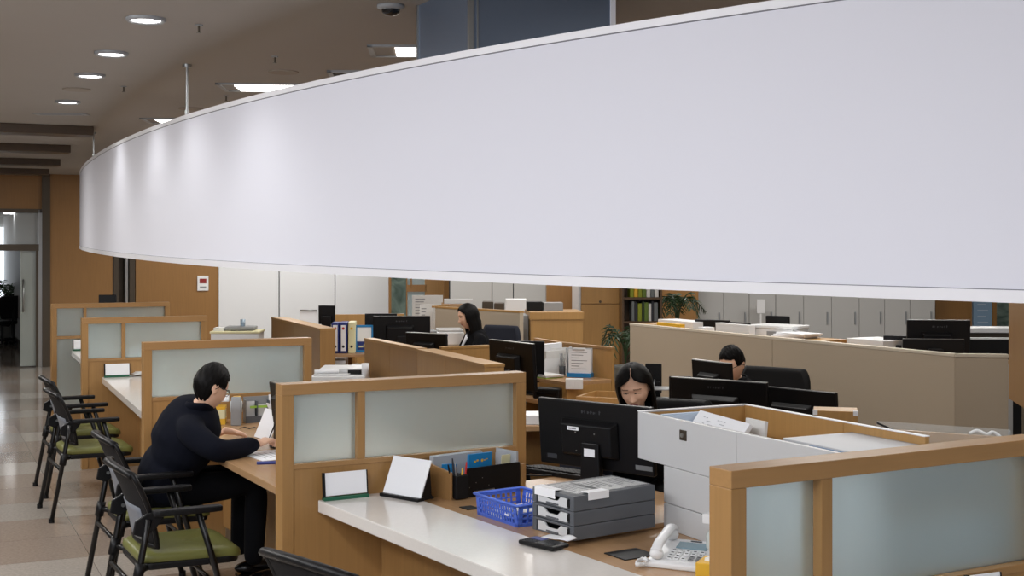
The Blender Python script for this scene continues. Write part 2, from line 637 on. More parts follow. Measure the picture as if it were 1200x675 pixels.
cx = np.polyfit(s, DR[:, 0], 6)
ct = np.polyfit(s, DR[:, 2], 3)
cb = np.polyfit(s, DR[:, 3], 3)
path = []
for k in range(90):
    t = s[-1] + (s[0] - s[-1]) * k / 89
    path.append((float(np.polyval(cx, t)), math.exp(t), float(np.polyval(ct, t)), float(np.polyval(cb, t))))
# beyond the far tip the band curls back towards the office
x0, y0, a0, b0 = path[-1]
px_, py_ = path[-2][0], path[-2][1]
hd = math.atan2(y0 - py_, x0 - px_)
for k in range(26):
    hd -= R(5.2)
    x0 += 0.11 * math.cos(hd)
    y0 += 0.11 * math.sin(hd)
    path.append((x0, y0, a0, b0))


def ribbon(z_at, thick, off=0.0):
    """closed band along the path; z_at(i) gives bottom and top; inside face offset by thick"""
    rows = []
    n = len(path)
    for i in range(n):
        a = Vector(path[max(i - 1, 0)][:2])
        b = Vector(path[min(i + 1, n - 1)][:2])
        t = (b - a).normalized()
        nr = Vector((t.y, -t.x))                      # towards the office
        p = Vector(path[i][:2])
        o, q = p - nr * off, p + nr * thick
        z0, z1 = z_at(path[i])
        rows.append([(o.x, o.y, z0), (o.x, o.y, z1), (q.x, q.y, z1), (q.x, q.y, z0)])
    m = MB()
    m.grid(rows, closed=True, smooth=False)
    m._add(rows[0], [(0, 1, 2, 3)])
    m._add(rows[-1], [(3, 2, 1, 0)])
    bmesh.ops.remove_doubles(m.bm, verts=m.bm.verts, dist=1e-5)
    for f in m.bm.faces:
        f.smooth = True
    for e in m.bm.edges:
        if len(e.link_faces) == 2 and e.calc_face_angle(0) > R(35):
            e.smooth = False
    return m


fascia = thing('hanging_fascia', 'long curved blank white fascia band hung from the ceiling above the counters', 'fascia', (0, 0, 0))
obj('panel', ribbon(lambda p: (p[3] + 0.036, p[2] - 0.028), 0.05), DRUMW, fascia)
obj('edge_trim', ribbon(lambda p: (p[2] - 0.027, p[2]), 0.056, 0.006), TRIMW, fascia, label='slim white top edge trim')
obj('edge_trim', ribbon(lambda p: (p[3], p[3] + 0.035), 0.056, 0.006), TRIMW, fascia, label='slim white bottom edge trim')
obj('seam', ribbon(lambda p: (p[2] - 0.031, p[2] - 0.026), 0.03, 0.001), SEAM, fascia)
obj('seam', ribbon(lambda p: (p[3] + 0.034, p[3] + 0.0375), 0.03, 0.001), SEAM, fascia)
for px, py in ((107, 152), (216, 77)):
    i = min(range(90), key=lambda k: abs(600 + F * path[k][0] / path[k][1] - px))
    x, y, zt_, _ = path[i]
    obj('hanger_rod', MB().cyl((x + 0.03, y, zt_ - 0.01), 0.008, CEIL - zt_ + 0.01, 10).cyl((x + 0.03, y, CEIL - 0.02), 0.028, 0.02, 14).cyl((x + 0.03, y, zt_ - 0.01), 0.014, 0.05, 10), METAL, fascia)

# blue-grey metal-clad box hanging behind the fascia
c0 = Vector((P(551, 0, 5.55).x, 5.55, 0))
bx = thing('ceiling_bulkhead', 'blue-grey metal-clad box hanging from the ceiling behind the white fascia', 'bulkhead', (c0.x, c0.y, 2.05), AV)
Lr = line_px(c0, AV, 716)
Lu = line_px(c0, AV + math.pi / 2, 490)
hh = CEIL - 2.05
obj('cladding', MB().box(0, 0.0, 0, Lr, Lu, hh), CLAD, bx, 0.003)
obj('corner_strip', MB().box(-0.008, -0.008, 0, 0.012, 0.012, hh), METAL, bx)
obj('corner_strip', MB().box(0.03, -0.006, 0, 0.036, 0.0, hh), METAL, bx)
obj('corner_strip', MB().box(-0.008, Lu - .012, 0, 0.006, Lu + .006, hh), METAL, bx)
obj('edge_strip', MB().box(Lr - 0.005, -0.012, 0, Lr + 0.018, 0.02, hh), TRIMW, bx, label='white vertical edge strip')

# ------------------------------------------------------------------ things on the ceiling
pl = ('nearest, largest of the row', 'second nearest of the row', 'third nearest of the row', 'farthest, beside the brown slats')
for i, (px, py, wpx) in enumerate(((171, 21.5, 46), (130.5, 61.5, 39), (105.5, 87.3, 35), (79.5, 118.5, 29))):
    q = G(px, py, CEIL)
    r = wpx / 2 / F * q.y
    d = thing('round_downlight', 'round lit downlight over the corridor, ' + pl[i], 'downlight', q, 0, 'round downlights over the corridor')
    obj('trim_ring', MB().lathe([(r, 0), (r, -0.012), (r * 0.9, -0.02), (r * 0.74, -0.012), (r * 0.72, 0)], 32), GREYM, d)
    obj('lit_lens', MB().cyl((0, 0, -0.010), r * 0.74, 0.008, 32), glow('downlight_lens_glow', (1, 0.98, 0.96, 1), 16.0), d)
    ld_ = bpy.data.lights.new('downlight_beam', 'SPOT')
    ld_.energy = 13
    ld_.spot_size = R(125)
    ld_.spot_blend = 0.7
    ld_.shadow_soft_size = 0.07
    lo = bpy.data.objects.new('downlight_beam', ld_)
    lo.location = (0, 0, -0.03)
    lo.parent = d
    COL.objects.link(lo)


def troffer(pxl, pyl, pxr, lit, label):
    q = G(pxl, pyl, CEIL)
    L = line_px(q, R(3), pxr)
    D = 0.42
    d = thing('ceiling_troffer', label, 'ceiling light', q, R(3), 'recessed square troffers over the office')
    obj('housing', MB().box(0, 0, -0.012, L, 0.03, 0).box(0, D - 0.03, -0.012, L, D, 0).box(0, 0, -0.012, 0.03, D, 0).box(L - 0.03, 0, -0.012, L, D, 0), GREYM, d)
    obj('reflector', MB().box(0.03, 0.03, -0.006, L - 0.03, D - 0.03, -0.002), mat('dull_reflector', srgb(110, 100, 90), rough=0.4), d)
    a, b = lit
    obj('lit_tube_panel', MB().box(L * a, 0.06, -0.013, L * b, D - 0.06, -0.007), LIGHTON, d)


troffer(430, 52, 520, (0.36, 0.97), 'recessed lit troffer beside the hanging blue-grey box')
troffer(252, 97, 368, (0.18, 0.86), 'recessed lit troffer, middle one of the three above the fascia')
troffer(163, 138, 240, (0.22, 0.97), 'recessed lit troffer farthest over the fascia, next to a hanger rod')
q = G(458, 6, CEIL)
d = thing('dome_camera', 'grey dome detector on the ceiling near the blue-grey box', 'ceiling dome', q)
obj('mount_ring', MB().lathe([(0, 0), (0.066, 0), (0.066, -0.012), (0.05, -0.022), (0, -0.022)], 28), GREYM, d)
obj('dome', MB().lathe([(0.044, -0.022), (0.042, -0.036), (0.03, -0.047), (0, -0.052)], 24), BLACKG, d)
for i, (px, py) in enumerate(((233, 29), (145, 101), (265, 112), (322, 66))):
    q = G(px, py, CEIL)
    d = thing('sprinkler_head', 'small ceiling sprinkler, ' + ('nearest the big round downlight', 'left, near the third round downlight', 'just above the fascia by the middle troffer', 'right of the middle troffer')[i], 'sprinkler', q, 0, 'ceiling sprinklers')
    obj('rosette', MB().cyl((0, 0, -0.006), 0.022, 0.006, 16), GREYM, d)
    obj('nozzle', MB().cyl((0, 0, -0.04), 0.006, 0.036, 8).cyl((0, 0, -0.042), 0.013, 0.003, 12), METALD, d)
q = G(383, 82, CEIL)
d = thing('air_diffuser', 'square dark air vent in the ceiling just above the fascia', 'vent', q, R(3))
obj('frame', MB().box(0, 0, -0.015, 0.42, 0.03, 0).box(0, 0.33, -0.015, 0.42, 0.36, 0).box(0, 0, -0.015, 0.03, 0.36, 0).box(0.39, 0, -0.015, 0.42, 0.36, 0), GREYM, d)
m = MB()
for k in range(5):
    m.box(0.03, 0.05 + k * 0.058, -0.012, 0.39, 0.062 + k * 0.058, -0.003)
obj('louvre', m, METALD, d)
obj('duct_back', MB().box(0.03, 0.03, -0.003, 0.39, 0.33, -0.0005), BLACKM, d)
q = G(38, 132.5, CEIL)
one('slot_vent', MB().box(0, 0, -0.006, 0.45, 0.14, 0).box(0.05, 0.04, -0.01, 0.4, 0.1, -0.006), GREYM, 'long flat slot vent in the ceiling in front of the brown slats', 'vent', q, R(3))
for i, (px, py) in enumerate(((90, 104.5), (332, 84), (224, 127))):
    one('speaker_disc', MB().cyl((0, 0, -0.008), 0.1, 0.008, 28), mat('ceiling_speaker_grey', srgb(150, 140, 128), rough=0.8), 'flat round ceiling speaker, ' + ('between two round downlights', 'above the fascia behind the middle troffer', 'by the hanger rod at the far troffer')[i], 'ceiling speaker', G(px, py, CEIL), group='flat ceiling speakers')

# ================================================================== COUNTER PARTITIONS
HP = 1.24
T = 0.09
PART = {}


def partition(key, pxl, pyl, ang, pxr, mull, label, zg=0.905, low_glass=False, post=0.05):
    q = G(pxl, pyl, HP)
    a = R(ang)
    fr = Vector((q.x + T * math.sin(a), q.y - T * math.cos(a), 0))      # front left corner, local origin
    lx = lambda px: line_px(fr, a, px)
    L = lx(pxr)
    PART[key] = (fr, a, L)
    t = thing('counter_partition', label, 'partition', fr, a, 'frosted glass counter partitions')
    rail = 0.047
    # the frame: mitred posts and top rail
    m = MB()
    m.prism([(0, 0), (post, 0), (post, T), (0, T)], 0, HP - rail)
    m.prism([(L - post, 0), (L, 0), (L, T), (L - post, T)], 0, HP - rail)
    obj('post_frame', m, WOOD, t, 0.002)
    obj('top_rail', MB().box(0, 0, HP - rail, L, T, HP), WOODH, t, 0.002)
    bays = [post] + [v for px in mull for v in (lx(px[0]), lx(px[1]))] + [L - post]
    for px in mull:
        obj('mullion', MB().box(lx(px[0]), 0.004, zg, lx(px[1]), T - 0.004, HP - rail), WOOD, t, 0.002)
    for i in range(0, len(bays), 2):
        a0_, b0_ = bays[i], bays[i + 1]
        obj('pane', MB().box(a0_, 0.036, zg, b0_, 0.048, HP - rail), FROST, t)
        if low_glass and i == 0:
            obj('pane', MB().box(a0_, 0.04, 0.12, b0_, 0.048, zg - 0.03), FROST, t, label='lower frosted pane')
            obj('bottom_rail', MB().box(a0_, 0.004, zg - 0.03, b0_, T - 0.004, zg), WOODH, t, 0.002)
            obj('bottom_rail', MB().box(a0_, 0.004, 0, b0_, T - 0.004, 0.12), WOODH, t, 0.002)
    x0 = bays[2] - 0.04 if low_glass else post
    obj('lower_panel', MB().box(x0, 0.006, 0, L - post, T - 0.006, zg - 0.022), WOOD, t)
    obj('glazing_bead', MB().box(x0, 0.002, zg - 0.022, L - post, T - 0.002, zg), WOODH, t, 0.002)
    return t


partition('p4', 831, 546, 29.0, 1227, [(964, 977)], 'nearest frosted glass partition in a maple frame, beside the white telephone', zg=0.875)
partition('p3', 322.8, 448.7, 28.5, 616.5, [(419.5, 428.5)], 'maple framed frosted partition right of the man, behind the two white sign boards')
partition('p2', 165.5, 400.5, 25, 365.5, [], 'maple framed partition with one frosted pane behind the writing man')
partition('p1', 94.5, 372.5, 25, 243, [(142.7, 147)], 'maple framed frosted partition at the white counter beyond the writing man')
partition('p0', 59.5, 356, 27, 199, [(98, 101.5)], 'farthest frosted partition, with a lower glass bay reaching the floor', low_glass=True)

# ================================================================== SERVICE COUNTERS


def counter(f0, dvec, s0, s1, depth, white, label, desk_z=0.735, skew=0.0, desk_depth=1.45, overhang=0.30):
    """counter whose customer edge runs from f0 along dvec; local x = along the edge, local y = into the office"""
    d = Vector((dvec[0], dvec[1], 0)).normalized()
    ang = math.atan2(d.y, d.x)
    t = thing('service_counter', label, 'counter', (f0.x, f0.y, 0), ang, 'service counters')
    # local +y is to the left of d, which is the office side
    sk = math.tan(skew)
    if white:
        m = MB().prism([(s0, 0), (s1, 0), (s1 + depth * sk, depth), (s0 + depth * sk, depth)], 0.70, 0.75)
        obj('stone_top', m, STONE, t, 0.004)
        y0 = depth
    else:
        y0 = 0.0
    m = MB().prism([(s0 + y0 * sk, y0 + 0.001), (s1 + y0 * sk, y0 + 0.001), (s1 + desk_depth * sk, desk_depth), (s0 + desk_depth * sk, desk_depth)], desk_z - 0.035, desk_z)
    obj('desk_top', m, WOODDESK, t, 0.003)
    e = overhang
    obj('front_panel', MB().box(s0 + e * sk, e, 0.09, s1 + e * sk, e + 0.03, 0.70 if white else desk_z - 0.035), WOOD, t)
    obj('kick_plate', MB().box(s0 + e * sk, e + 0.015, 0, s1 + e * sk, e + 0.035, 0.09), METAL, t)
    return t, d, Vector((-d.y, d.x, 0))


f0A = Vector((-0.817, 5.375, 0))
dA = Vector((0.54, -0.842, 0))
cA, dA, nA = counter(f0A, dA, 0.005, 2.36, 0.369, True, 'nearest service counter with a white quartz top and wooden desk behind it', desk_z=0.715, skew=R(-4.0))
fB = Vector((-1.525, 6.56, 0))
cB, dB, nB = counter(fB, Vector((0.474, -0.881, 0)), -1.33, 1.26, 0.37, False, 'all-wood service counter where the man in the suit writes', desk_z=0.75, skew=R(-2.5), desk_depth=0.98, overhang=0.42)
cC0 = G(119.2, 441.9, 0.75)
cC1 = G(164.5, 481.3, 0.75)
fC = Vector((cC0.x, cC0.y, 0))
cC, dC, nC = counter(fC, Vector((cC1.x - cC0.x, cC1.y - cC0.y, 0)), 0.01, 2.95, 0.40, True, 'white-topped service counter beyond the writing man', desk_depth=0.9)
cD0 = G(83.5, 411.5, 0.75)
fD = Vector((cD0.x, cD0.y, 0))
cD, dD, nD = counter(fD, Vector((0.40, -0.917, 0)), 0.01, 2.85, 0.40, True, 'farthest white-topped service counter before the corridor opening', desk_depth=0.9)
nside = thing('service_counter', 'white-topped counter on the near side of the nearest partition', 'counter', (PART['p4'][0].x, PART['p4'][0].y, 0), PART['p4'][1], 'service counters')
obj('stone_top', MB().box(0.5, -0.9, 0.70, 1.2, -0.012, 0.75), STONE, nside, 0.004)
obj('front_panel', MB().box(0.62, -0.9, 0, 1.1, -0.012, 0.70), WOOD, nside)


def LA(s, n, z=0.0):
    """point on counter A: s along its edge, n into the office"""
    v = f0A + dA * s + nA * n
    return Vector((v.x, v.y, z))


ANG_A = math.atan2(dA.y, dA.x)            # local x along the counter edge
ANG_N = ANG_A + math.pi / 2               # local x into the office
obj('raised_board', MB().box(0.03, 0.372, 0.715, 1.075, 1.02, 0.735), WOODDESK, cA, 0.003)

# ================================================================== VISITOR CHAIRS
# local frame: the chair faces +y, origin on the floor under the seat
def visitor_chair(label, loc, rz):
    t = thing('visitor_chair', label, 'chair', loc, rz, 'visitor chairs along the counters')
    # seat pad on a black shell
    n = 10

    def seat_poly(w, y0, y1, r):
        pts = []
        for cx_, cy_, a in ((w - r, y1 - r, 0), (-w + r, y1 - r, 90), (-w * 0.92 + r, y0 + r, 180), (w * 0.92 - r, y0 + r, 270)):
            for k in range(n + 1):
                b = R(a + 90 * k / n)
                pts.append((cx_ + r * math.cos(b), cy_ + r * math.sin(b)))
        return pts
    m = MB()
    rows = []
    for f, z in ((0.92, 0.425), (1.0, 0.435), (1.0, 0.452), (0.985, 0.464), (0.93, 0.472), (0.7, 0.476), (0.3, 0.476), (0.02, 0.475)):
        pp = seat_poly(0.235, -0.21, 0.245, 0.06)
        rows.append([(x * f, 0.018 + (y - 0.018) * f, z - 0.012 * max(0, (y - 0.13) / 0.1) ** 2 * 1.0) for x, y in pp])
    m.grid(rows, closed=True)
    obj('seat_pad', m, GREEN, t)
    obj('seat_shell', MB().prism(seat_poly(0.232, -0.21, 0.235, 0.06), 0.398, 0.430), BLACK, t, 0.008)
    # curved backrest: frame rim and mesh
    W = 0.24

    def bp(u, v):
        """u across -1..1, v up 0..1"""
        x = W * u * (0.93 + 0.10 * v)
        z = 0.50 + 0.345 * v - 0.022 * u * u * v
        y = -0.165 - 0.04 * v - 0.07 * v * v - 0.045 * (1 - u * u) + 0.03
        return Vector((x, y, z))
    rows = [[bp(-1 + 2 * i / 16, j / 10) for i in range(17)] for j in range(11)]
    obj('back_mesh', MB().grid(rows), MESHB, t, solid=0.008)
    rim = [bp(-1, j / 10) for j in range(11)] + [bp(-1 + 2 * i / 16, 1) for i in range(1, 16)] + [bp(1, 1 - j / 10) for j in range(11)] + [bp(1 - 2 * i / 16, 0) for i in range(1, 17)]
    m = MB()
    m.tube(rim, 0.012, 8)
    top = [bp(-1 + 2 * i / 16, 1) + Vector((0, -0.004, 0.002)) for i in range(17)]
    m.tube(top, 0.02, 10, sq=0.8)
    obj('back_frame', m, BLACK, t)
    obj('back_window', MB().grid([[bp(-0.72 + 1.44 * i / 8, 0.04 + 0.46 * j / 6) + Vector((0, -0.007, 0)) for i in range(9)] for j in range(7)]), mat('grey_back_panel', srgb(120, 124, 132), rough=0.5) if 'grey_back_panel' not in bpy.data.materials else bpy.data.materials['grey_back_panel'], t, solid=0.004, label='grey lower back panel')
    for s in (-1, 1):
        x = s * 0.275
        # rear leg: from the back hinge down and backwards to the floor
        m = MB().tube([(x, -0.185, 0.635), (x, -0.21, 0.50), (x, -0.30, 0.015)], 0.0145, 12, sq=1.3)
        rl = obj('leg', m, STEELB, t, label='rear leg')
        obj('collar', MB().tube([(x, -0.219, 0.45), (x, -0.233, 0.375)], 0.023, 12), BLACK, rl)
        obj('foot_cap', MB().cyl((x, -0.302, 0.0), 0.019, 0.028, 12), BLACKM, rl)
        # front leg: from the armrest down and forwards
        m = MB().tube([(x, 0.03, 0.645), (x, 0.09, 0.45), (x, 0.21, 0.015)], 0.0145, 12, sq=1.3)
        fl = obj('leg', m, STEELB, t, label='front leg')
        obj('foot_cap', MB().cyl((x, 0.212, 0.0), 0.019, 0.028, 12), BLACKM, fl)
        # armrest and the hinge plate it grows from
        m = MB()
        prof = [(-0.17, 0.020), (-0.14, 0.026), (0.0, 0.031), (0.09, 0.029), (0.135, 0.022)]
        poly = [(x + wd, y) for y, wd in prof] + [(x - wd, y) for y, wd in reversed(prof)]
        m.prism(poly, 0.645, 0.672)
        obj('armrest', m, BLACK, t, 0.008, 3)
        hp = [(-0.25, 0.575), (-0.20, 0.555), (-0.15, 0.595), (-0.115, 0.640), (-0.13, 0.662), (-0.19, 0.660), (-0.24, 0.63)]
        m = MB()
        MX = Matrix(((0, 0, 1, x - s * 0.012 - 0.009), (1, 0, 0, 0), (0, 1, 0, 0), (0, 0, 0, 1)))
        m.prism(hp, 0, 0.018, MX)
        h = obj('hinge_plate', m, BLACK, t, 0.004)
        obj('bolt', MB().cyl((0, 0, 0), 0.009, 0.026, 12, Matrix.Translation((x - s * 0.012 - 0.013, -0.19, 0.605)) @ Matrix.Rotation(R90, 4, 'Y')), METAL, h)
        obj('seat_strut', MB().tube([(x, -0.225, 0.415), (s * 0.2, -0.18, 0.41)], 0.014, 10), STEELB, t)
        obj('seat_strut', MB().tube([(x, 0.10, 0.41), (s * 0.2, 0.10, 0.41)], 0.014, 10), STEELB, t)
    obj('cross_bar', MB().tube([(-0.275, -0.24, 0.34), (0.275, -0.24, 0.34)], 0.012, 10), STEELB, t)
    obj('cross_bar', MB().tube([(-0.275, 0.13, 0.30), (0.275, 0.13, 0.30)], 0.010, 10), STEELB, t)
    return t


def face(v):
    """rotation about z that turns local +y towards v"""
    return math.atan2(-v[0], v[1])


FV = (0.884, 0.467)
chair_spots = [((-1.535, 5.86), FV, 'empty olive-seated visitor chair nearest in the row, behind the seated man'),
               ((-1.88, 6.73), FV, 'visitor chair the man in the dark suit sits on'),
               ((-2.90, 8.83), FV, 'empty olive-seated visitor chair, nearer of the pair by the white counter'),
               ((-3.24, 9.66), FV, 'empty olive-seated visitor chair, farther of the pair by the white counter'),
               ((-0.45, 4.13), (0.72, 0.69), 'visitor chair of which only the dark curved back top shows, before the nearest counter')]
ch0 = visitor_chair(chair_spots[0][2], (chair_spots[0][0][0], chair_spots[0][0][1], 0), face(FV))
for (x, y), f, lb in chair_spots[1:]:
    dup(ch0, (x, y, 0), face(f), lb)

# ================================================================== THINGS ON THE NEAREST COUNTER
HS = 0.75                                  # stone top
HD = 0.735                                 # raised board on the desk
HL = 0.715                                 # desk itself


def sign_plate(pos, rz, w, h, label, group='white sign boards on the counters'):
    """upright blank white plate in a black and green holder; local x along its face"""
    t = thing('sign_holder', label, 'sign', pos, rz, group)
    lean = Mrot((0, 0, 0.006), (R(-6), 0, 0))
    obj('white_plate', MB().box(0.004, -0.003, 0.012, w, 0.003, h, lean), PAPER, t, 0.001)
    obj('side_strip', MB().box(-0.004, -0.006, 0.0, 0.006, 0.008, h + 0.002, lean), BLACK, t, 0.001)
    obj('side_strip', MB().box(w - 0.002, -0.004, 0.0, w + 0.004, 0.004, h, lean), BLACK, t, 0.001)
    obj('foot', MB().box(-0.004, -0.014, 0, w + 0.004, 0.016, 0.014), GREENK, t, 0.002, label='dark green foot')
    return t


a3 = PART['p3'][1]
q = G(374.5, 586, HS) + Vector((0.022, -0.02, 0))
sign_plate(q, a3 + R(1), 0.195, 0.108, 'small white sign plate on a green foot against the partition, left of the tilted board')
# tilted board on a black ledge
q0, q1 = G(449, 580.5, HS), G(493, 588, HS)
v = q1 - q0
t = thing('easel_board', 'larger white board tilted back on a black stand on the white counter', 'sign', q0, math.atan2(v.y, v.x))
L = v.length
tilt = Mrot((0, 0, 0.012), (R(-24), 0, 0))
obj('board', MB().box(0, -0.003, 0.0, L, 0.003, 0.165, tilt), PAPER, t, 0.001)
obj('ledge', MB().box(-0.003, -0.02, 0, L + 0.003, 0.02, 0.014), BLACK, t, 0.002)
m = MB()
for x in (0.012, L - 0.012):
    m.prism([(0.0, 0.0), (0.085, 0.0), (0.075, 0.02), (0.066, 0.13), (0.058, 0.13), (0.0, 0.012)], x - 0.004, x + 0.004, Matrix(((0, 0, 1, 0), (1, 0, 0, 0), (0, 1, 0, 0), (0, 0, 0, 1))))
m.box(0.004, 0.07, 0.0, L - 0.004, 0.085, 0.01)
obj('back_stand', m, BLACK, t)

# wooden pen-and-paper box with black front
q0 = G(530.3, 586.3, HD)
q1 = G(607, 574.5, HD)
v = q1 - q0
bxang = math.atan2(v.y, v.x)
BW = v.length + 0.012
t = thing('desk_organizer', 'wooden desk organizer with a black perforated front holding papers and pens', 'organizer', q0, bxang)
BD = 0.235
BH = 0.118
obj('side_board', MB().prism([(0, 0), (BD, 0), (BD, BH + 0.03), (0, BH)], -0.012, 0.0, Matrix(((0, 0, 1, 0), (1, 0, 0, 0), (0, 1, 0, 0), (0, 0, 0, 1)))), WOODH, t, 0.001)
obj('side_board', MB().box(BW + 0.012, 0.0, 0, BW + 0.03, BD, BH - 0.004), WOODH, t, 0.001)
obj('base_board', MB().box(0, 0.005, 0, BW + 0.012, BD, 0.012), WOODH, t)
obj('back_board', MB().box(0, BD - 0.012, 0, BW + 0.012, BD, BH), WOODH, t)
m = MB().box(0.07, 0.0, 0.0, BW, 0.006, BH + 0.008)
for k in range(9):
    for j in range(3):
        pass
obj('front_plate', m, BLACK, t, 0.002)
m = MB()
m.prism([(0.005, -0.02), (0.068, -0.026), (0.07, 0.004), (0.068, 0.045), (0.005, 0.045)], 0.004, 0.105)
obj('pen_cup', m, BLACKM, t, 0.004)
m = MB()
for k in range(4):
    m.box(0.09 + 0.035 * k, -0.0008, BH * (0.35 + 0.15 * (k % 3)), 0.093 + 0.035 * k, 0, BH * (0.35 + 0.15 * (k % 3)) + 0.003)
obj('stud', m, METAL, t)
obj('label_slot', MB().box(0.115, -0.006, 0.018, 0.225, 0.0, 0.026).box(0.115, -0.012, 0.014, 0.225, -0.006, 0.017), METAL, t)
orgM = Matrix.Translation(q0) @ Matrix.Rotation(bxang, 4, 'Z')


def in_org(name, m, mm, label, cat, loc, e=(0, 0, 0), group=None):
    o = obj(name, m, mm, None, 0.0008)
    o.matrix_world = orgM @ Mrot(loc, e)
    return tag(o, label, cat, group)


in_org('grey_divider', MB().box(0, 0, 0, 0.27, 0.03, 0.15), mat('pale_grey_card', srgb(176, 180, 186), rough=0.6), 'pale grey file standing at the back of the wooden organizer', 'file', (0.012, 0.165, 0.014), (R(4), 0, 0))
in_org('grey_divider', MB().box(0, 0, 0, 0.012, 0.19, 0.155), bpy.data.materials['pale_grey_card'], 'pale grey file standing crosswise at the end of the organizer', 'file', (BW - 0.012, 0.012, 0.014))
in_org('blue_booklet', MB().box(0, 0, 0, 0.13, 0.012, 0.16), BLUEF, 'bright blue booklet with yellow marks standing in the organizer', 'booklet', (0.135, 0.075, 0.013), (R(5), 0, 0))
m = MB()
for k in range(6):
    m.box(0.03 + 0.013 * k, -0.0012, 0.122 + 0.004 * (k % 3), 0.04 + 0.013 * k, 0.0, 0.13 + 0.004 * (k % 2))
in_org('booklet_print', m, YELLOW, None, None, (0.135, 0.0735, 0.013), (R(5), 0, 0))
bk = bpy.data.objects['booklet_print']
bk.parent = bpy.data.objects['blue_booklet']
bk.matrix_parent_inverse = Matrix.Identity(4)
bk.matrix_local = Matrix.Identity(4)
in_org('blue_card', MB().box(0, 0, 0, 0.045, 0.006, 0.13).box(0.02, 0.008, 0, 0.07, 0.012, 0.125), BLUEF, 'blue and white leaflet leaning at the pen end of the organizer', 'leaflet', (0.01, 0.10, 0.014), (R(10), 0, R(-20)))
in_org('small_card', MB().box(0, 0, 0, 0.05, 0.004, 0.145), CREAM, 'small cream card at the far end of the organizer', 'card', (BW - 0.075, 0.05, 0.013), (R(6), 0, 0))
for i, (mm, x, y, tx, ty, ln, lb) in enumerate(((RED, 0.052, -0.008, 8, 6, 0.150, 'red pen in the black pen cup'), (YELLOW, 0.042, -0.008, 2, 4, 0.125, 'yellow marker in the black pen cup'),
                                                (METAL, 0.026, -0.006, -8, 2, 0.150, 'silver pen in the black pen cup'), (BLACK, 0.018, 0.01, -14, 3, 0.150, 'black pen in the black pen cup'),
                                                (INKD, 0.034, 0.02, -4, 8, 0.165, 'dark grey pencil in the black pen cup'))):
    m = MB().tube([(0, 0, 0), (0, 0, ln - 0.02), (0, 0, ln)], 0.0045, 8, rs=[0.0042, 0.0045, 0.003])
    in_org('pen', m, mm, lb, 'pen', (x, y, 0.008), (R(-ty + 4), R(tx), 0), 'pens in the pen cup')

# cable hole in the desk
q = G(550, 595.5, HD)
one('cable_grommet', MB().box(-0.035, -0.028, 0, 0.035, 0.028, 0.003), BLACKM, 'black rectangular cable hole cover in the desk beside the blue basket', 'cable cover', q, ANG_A)
q = G(739, 650, HL)
one('mat_pad', MB().box(-0.062, -0.072, 0, 0.062, 0.072, 0.004), BLACK, 'flat black square cover on the desk behind the telephone', 'cover plate', q, ANG_A, bevel=0.001)

# blue plastic basket with slotted walls
q0 = G(560, 603, HD)
q1 = G(604, 617.4, HD)
v = q1 - q0
t = thing('plastic_basket', 'blue slotted plastic basket of papers next to the grey drawers', 'basket', q0, math.atan2(v.y, v.x))
LB, DB, HB = 0.29, 0.21, 0.085


def slotted(x0, x1, z0, z1, nx, nz, th, M):
    """wall with rows of slots built from bars"""
    m = MB()
    m.box(x0, 0, z0, x1, th, z0 + 0.012, M)
    m.box(x0, 0, z1 - 0.014, x1, th, z1, M)
    m.box(x0, 0, z0, x0 + 0.02, th, z1, M)
    m.box(x1 - 0.02, 0, z0, x1, th, z1, M)
    for k in range(1, nx):
        x = x0 + 0.02 + (x1 - x0 - 0.04) * k / nx
        m.box(x - 0.0034, 0, z0, x + 0.0034, th, z1, M)
    for k in range(1, nz):
        z = z0 + 0.012 + (z1 - z0 - 0.026) * k / nz
        m.box(x0, 0, z - 0.003, x1, th, z + 0.003, M)
    return m


sl = R(7)
obj('side_wall', slotted(0, LB, 0.0, HB, 14, 3, 0.004, Mrot((0, 0, 0), (sl, 0, 0))), BLUE, t, label='long slotted side')
obj('side_wall', slotted(0, LB, 0.0, HB, 14, 3, 0.004, Mrot((0, DB, 0), (-sl, 0, 0))), BLUE, t, label='long slotted side')
obj('side_wall', slotted(0, DB, 0.0, HB, 7, 3, 0.004, Mrot((0, 0, 0), (0, -sl, 0)) @ Matrix.Rotation(R90, 4, 'Z')), BLUE, t, label='short slotted end')
obj('side_wall', slotted(0, DB, 0.0, HB, 7, 3, 0.004, Mrot((LB, 0, 0), (0, sl, 0)) @ Matrix.Rotation(R90, 4, 'Z')), BLUE, t, label='short slotted end')
obj('base', MB().box(0, 0, 0, LB, DB, 0.004), BLUE, t)
e = 0.0115
m = MB().tube([(-e, -e, HB), (LB + e, -e, HB), (LB + e, DB + e, HB), (-e, DB + e, HB), (-e, -e, HB + 0.0002)], 0.0055, 8)
obj('rim', m, BLUE, t)
bM = Matrix.Translation(q0) @ Matrix.Rotation(math.atan2(v.y, v.x), 4, 'Z')
for i in range(5):
    o = obj('paper_slip', MB().box(0, 0, 0, 0.14, 0.10, 0.006), (PAPER, PAPER2, ORANGE, PAPER, PAPER2)[i], None)
    o.matrix_world = bM @ Mrot((0.03 + 0.022 * i, 0.02 + 0.017 * (i % 3), 0.012 + 0.0075 * i), (0, 0, R((-8, 6, 14, -12, 3)[i])))
    tag(o, ('white slip at the bottom of the blue basket', 'off-white slip second in the blue basket', 'tan slip in the middle of the blue basket', 'white slip near the top in the blue basket', 'topmost off-white slip in the blue basket')[i], 'paper', 'slips in the blue basket')

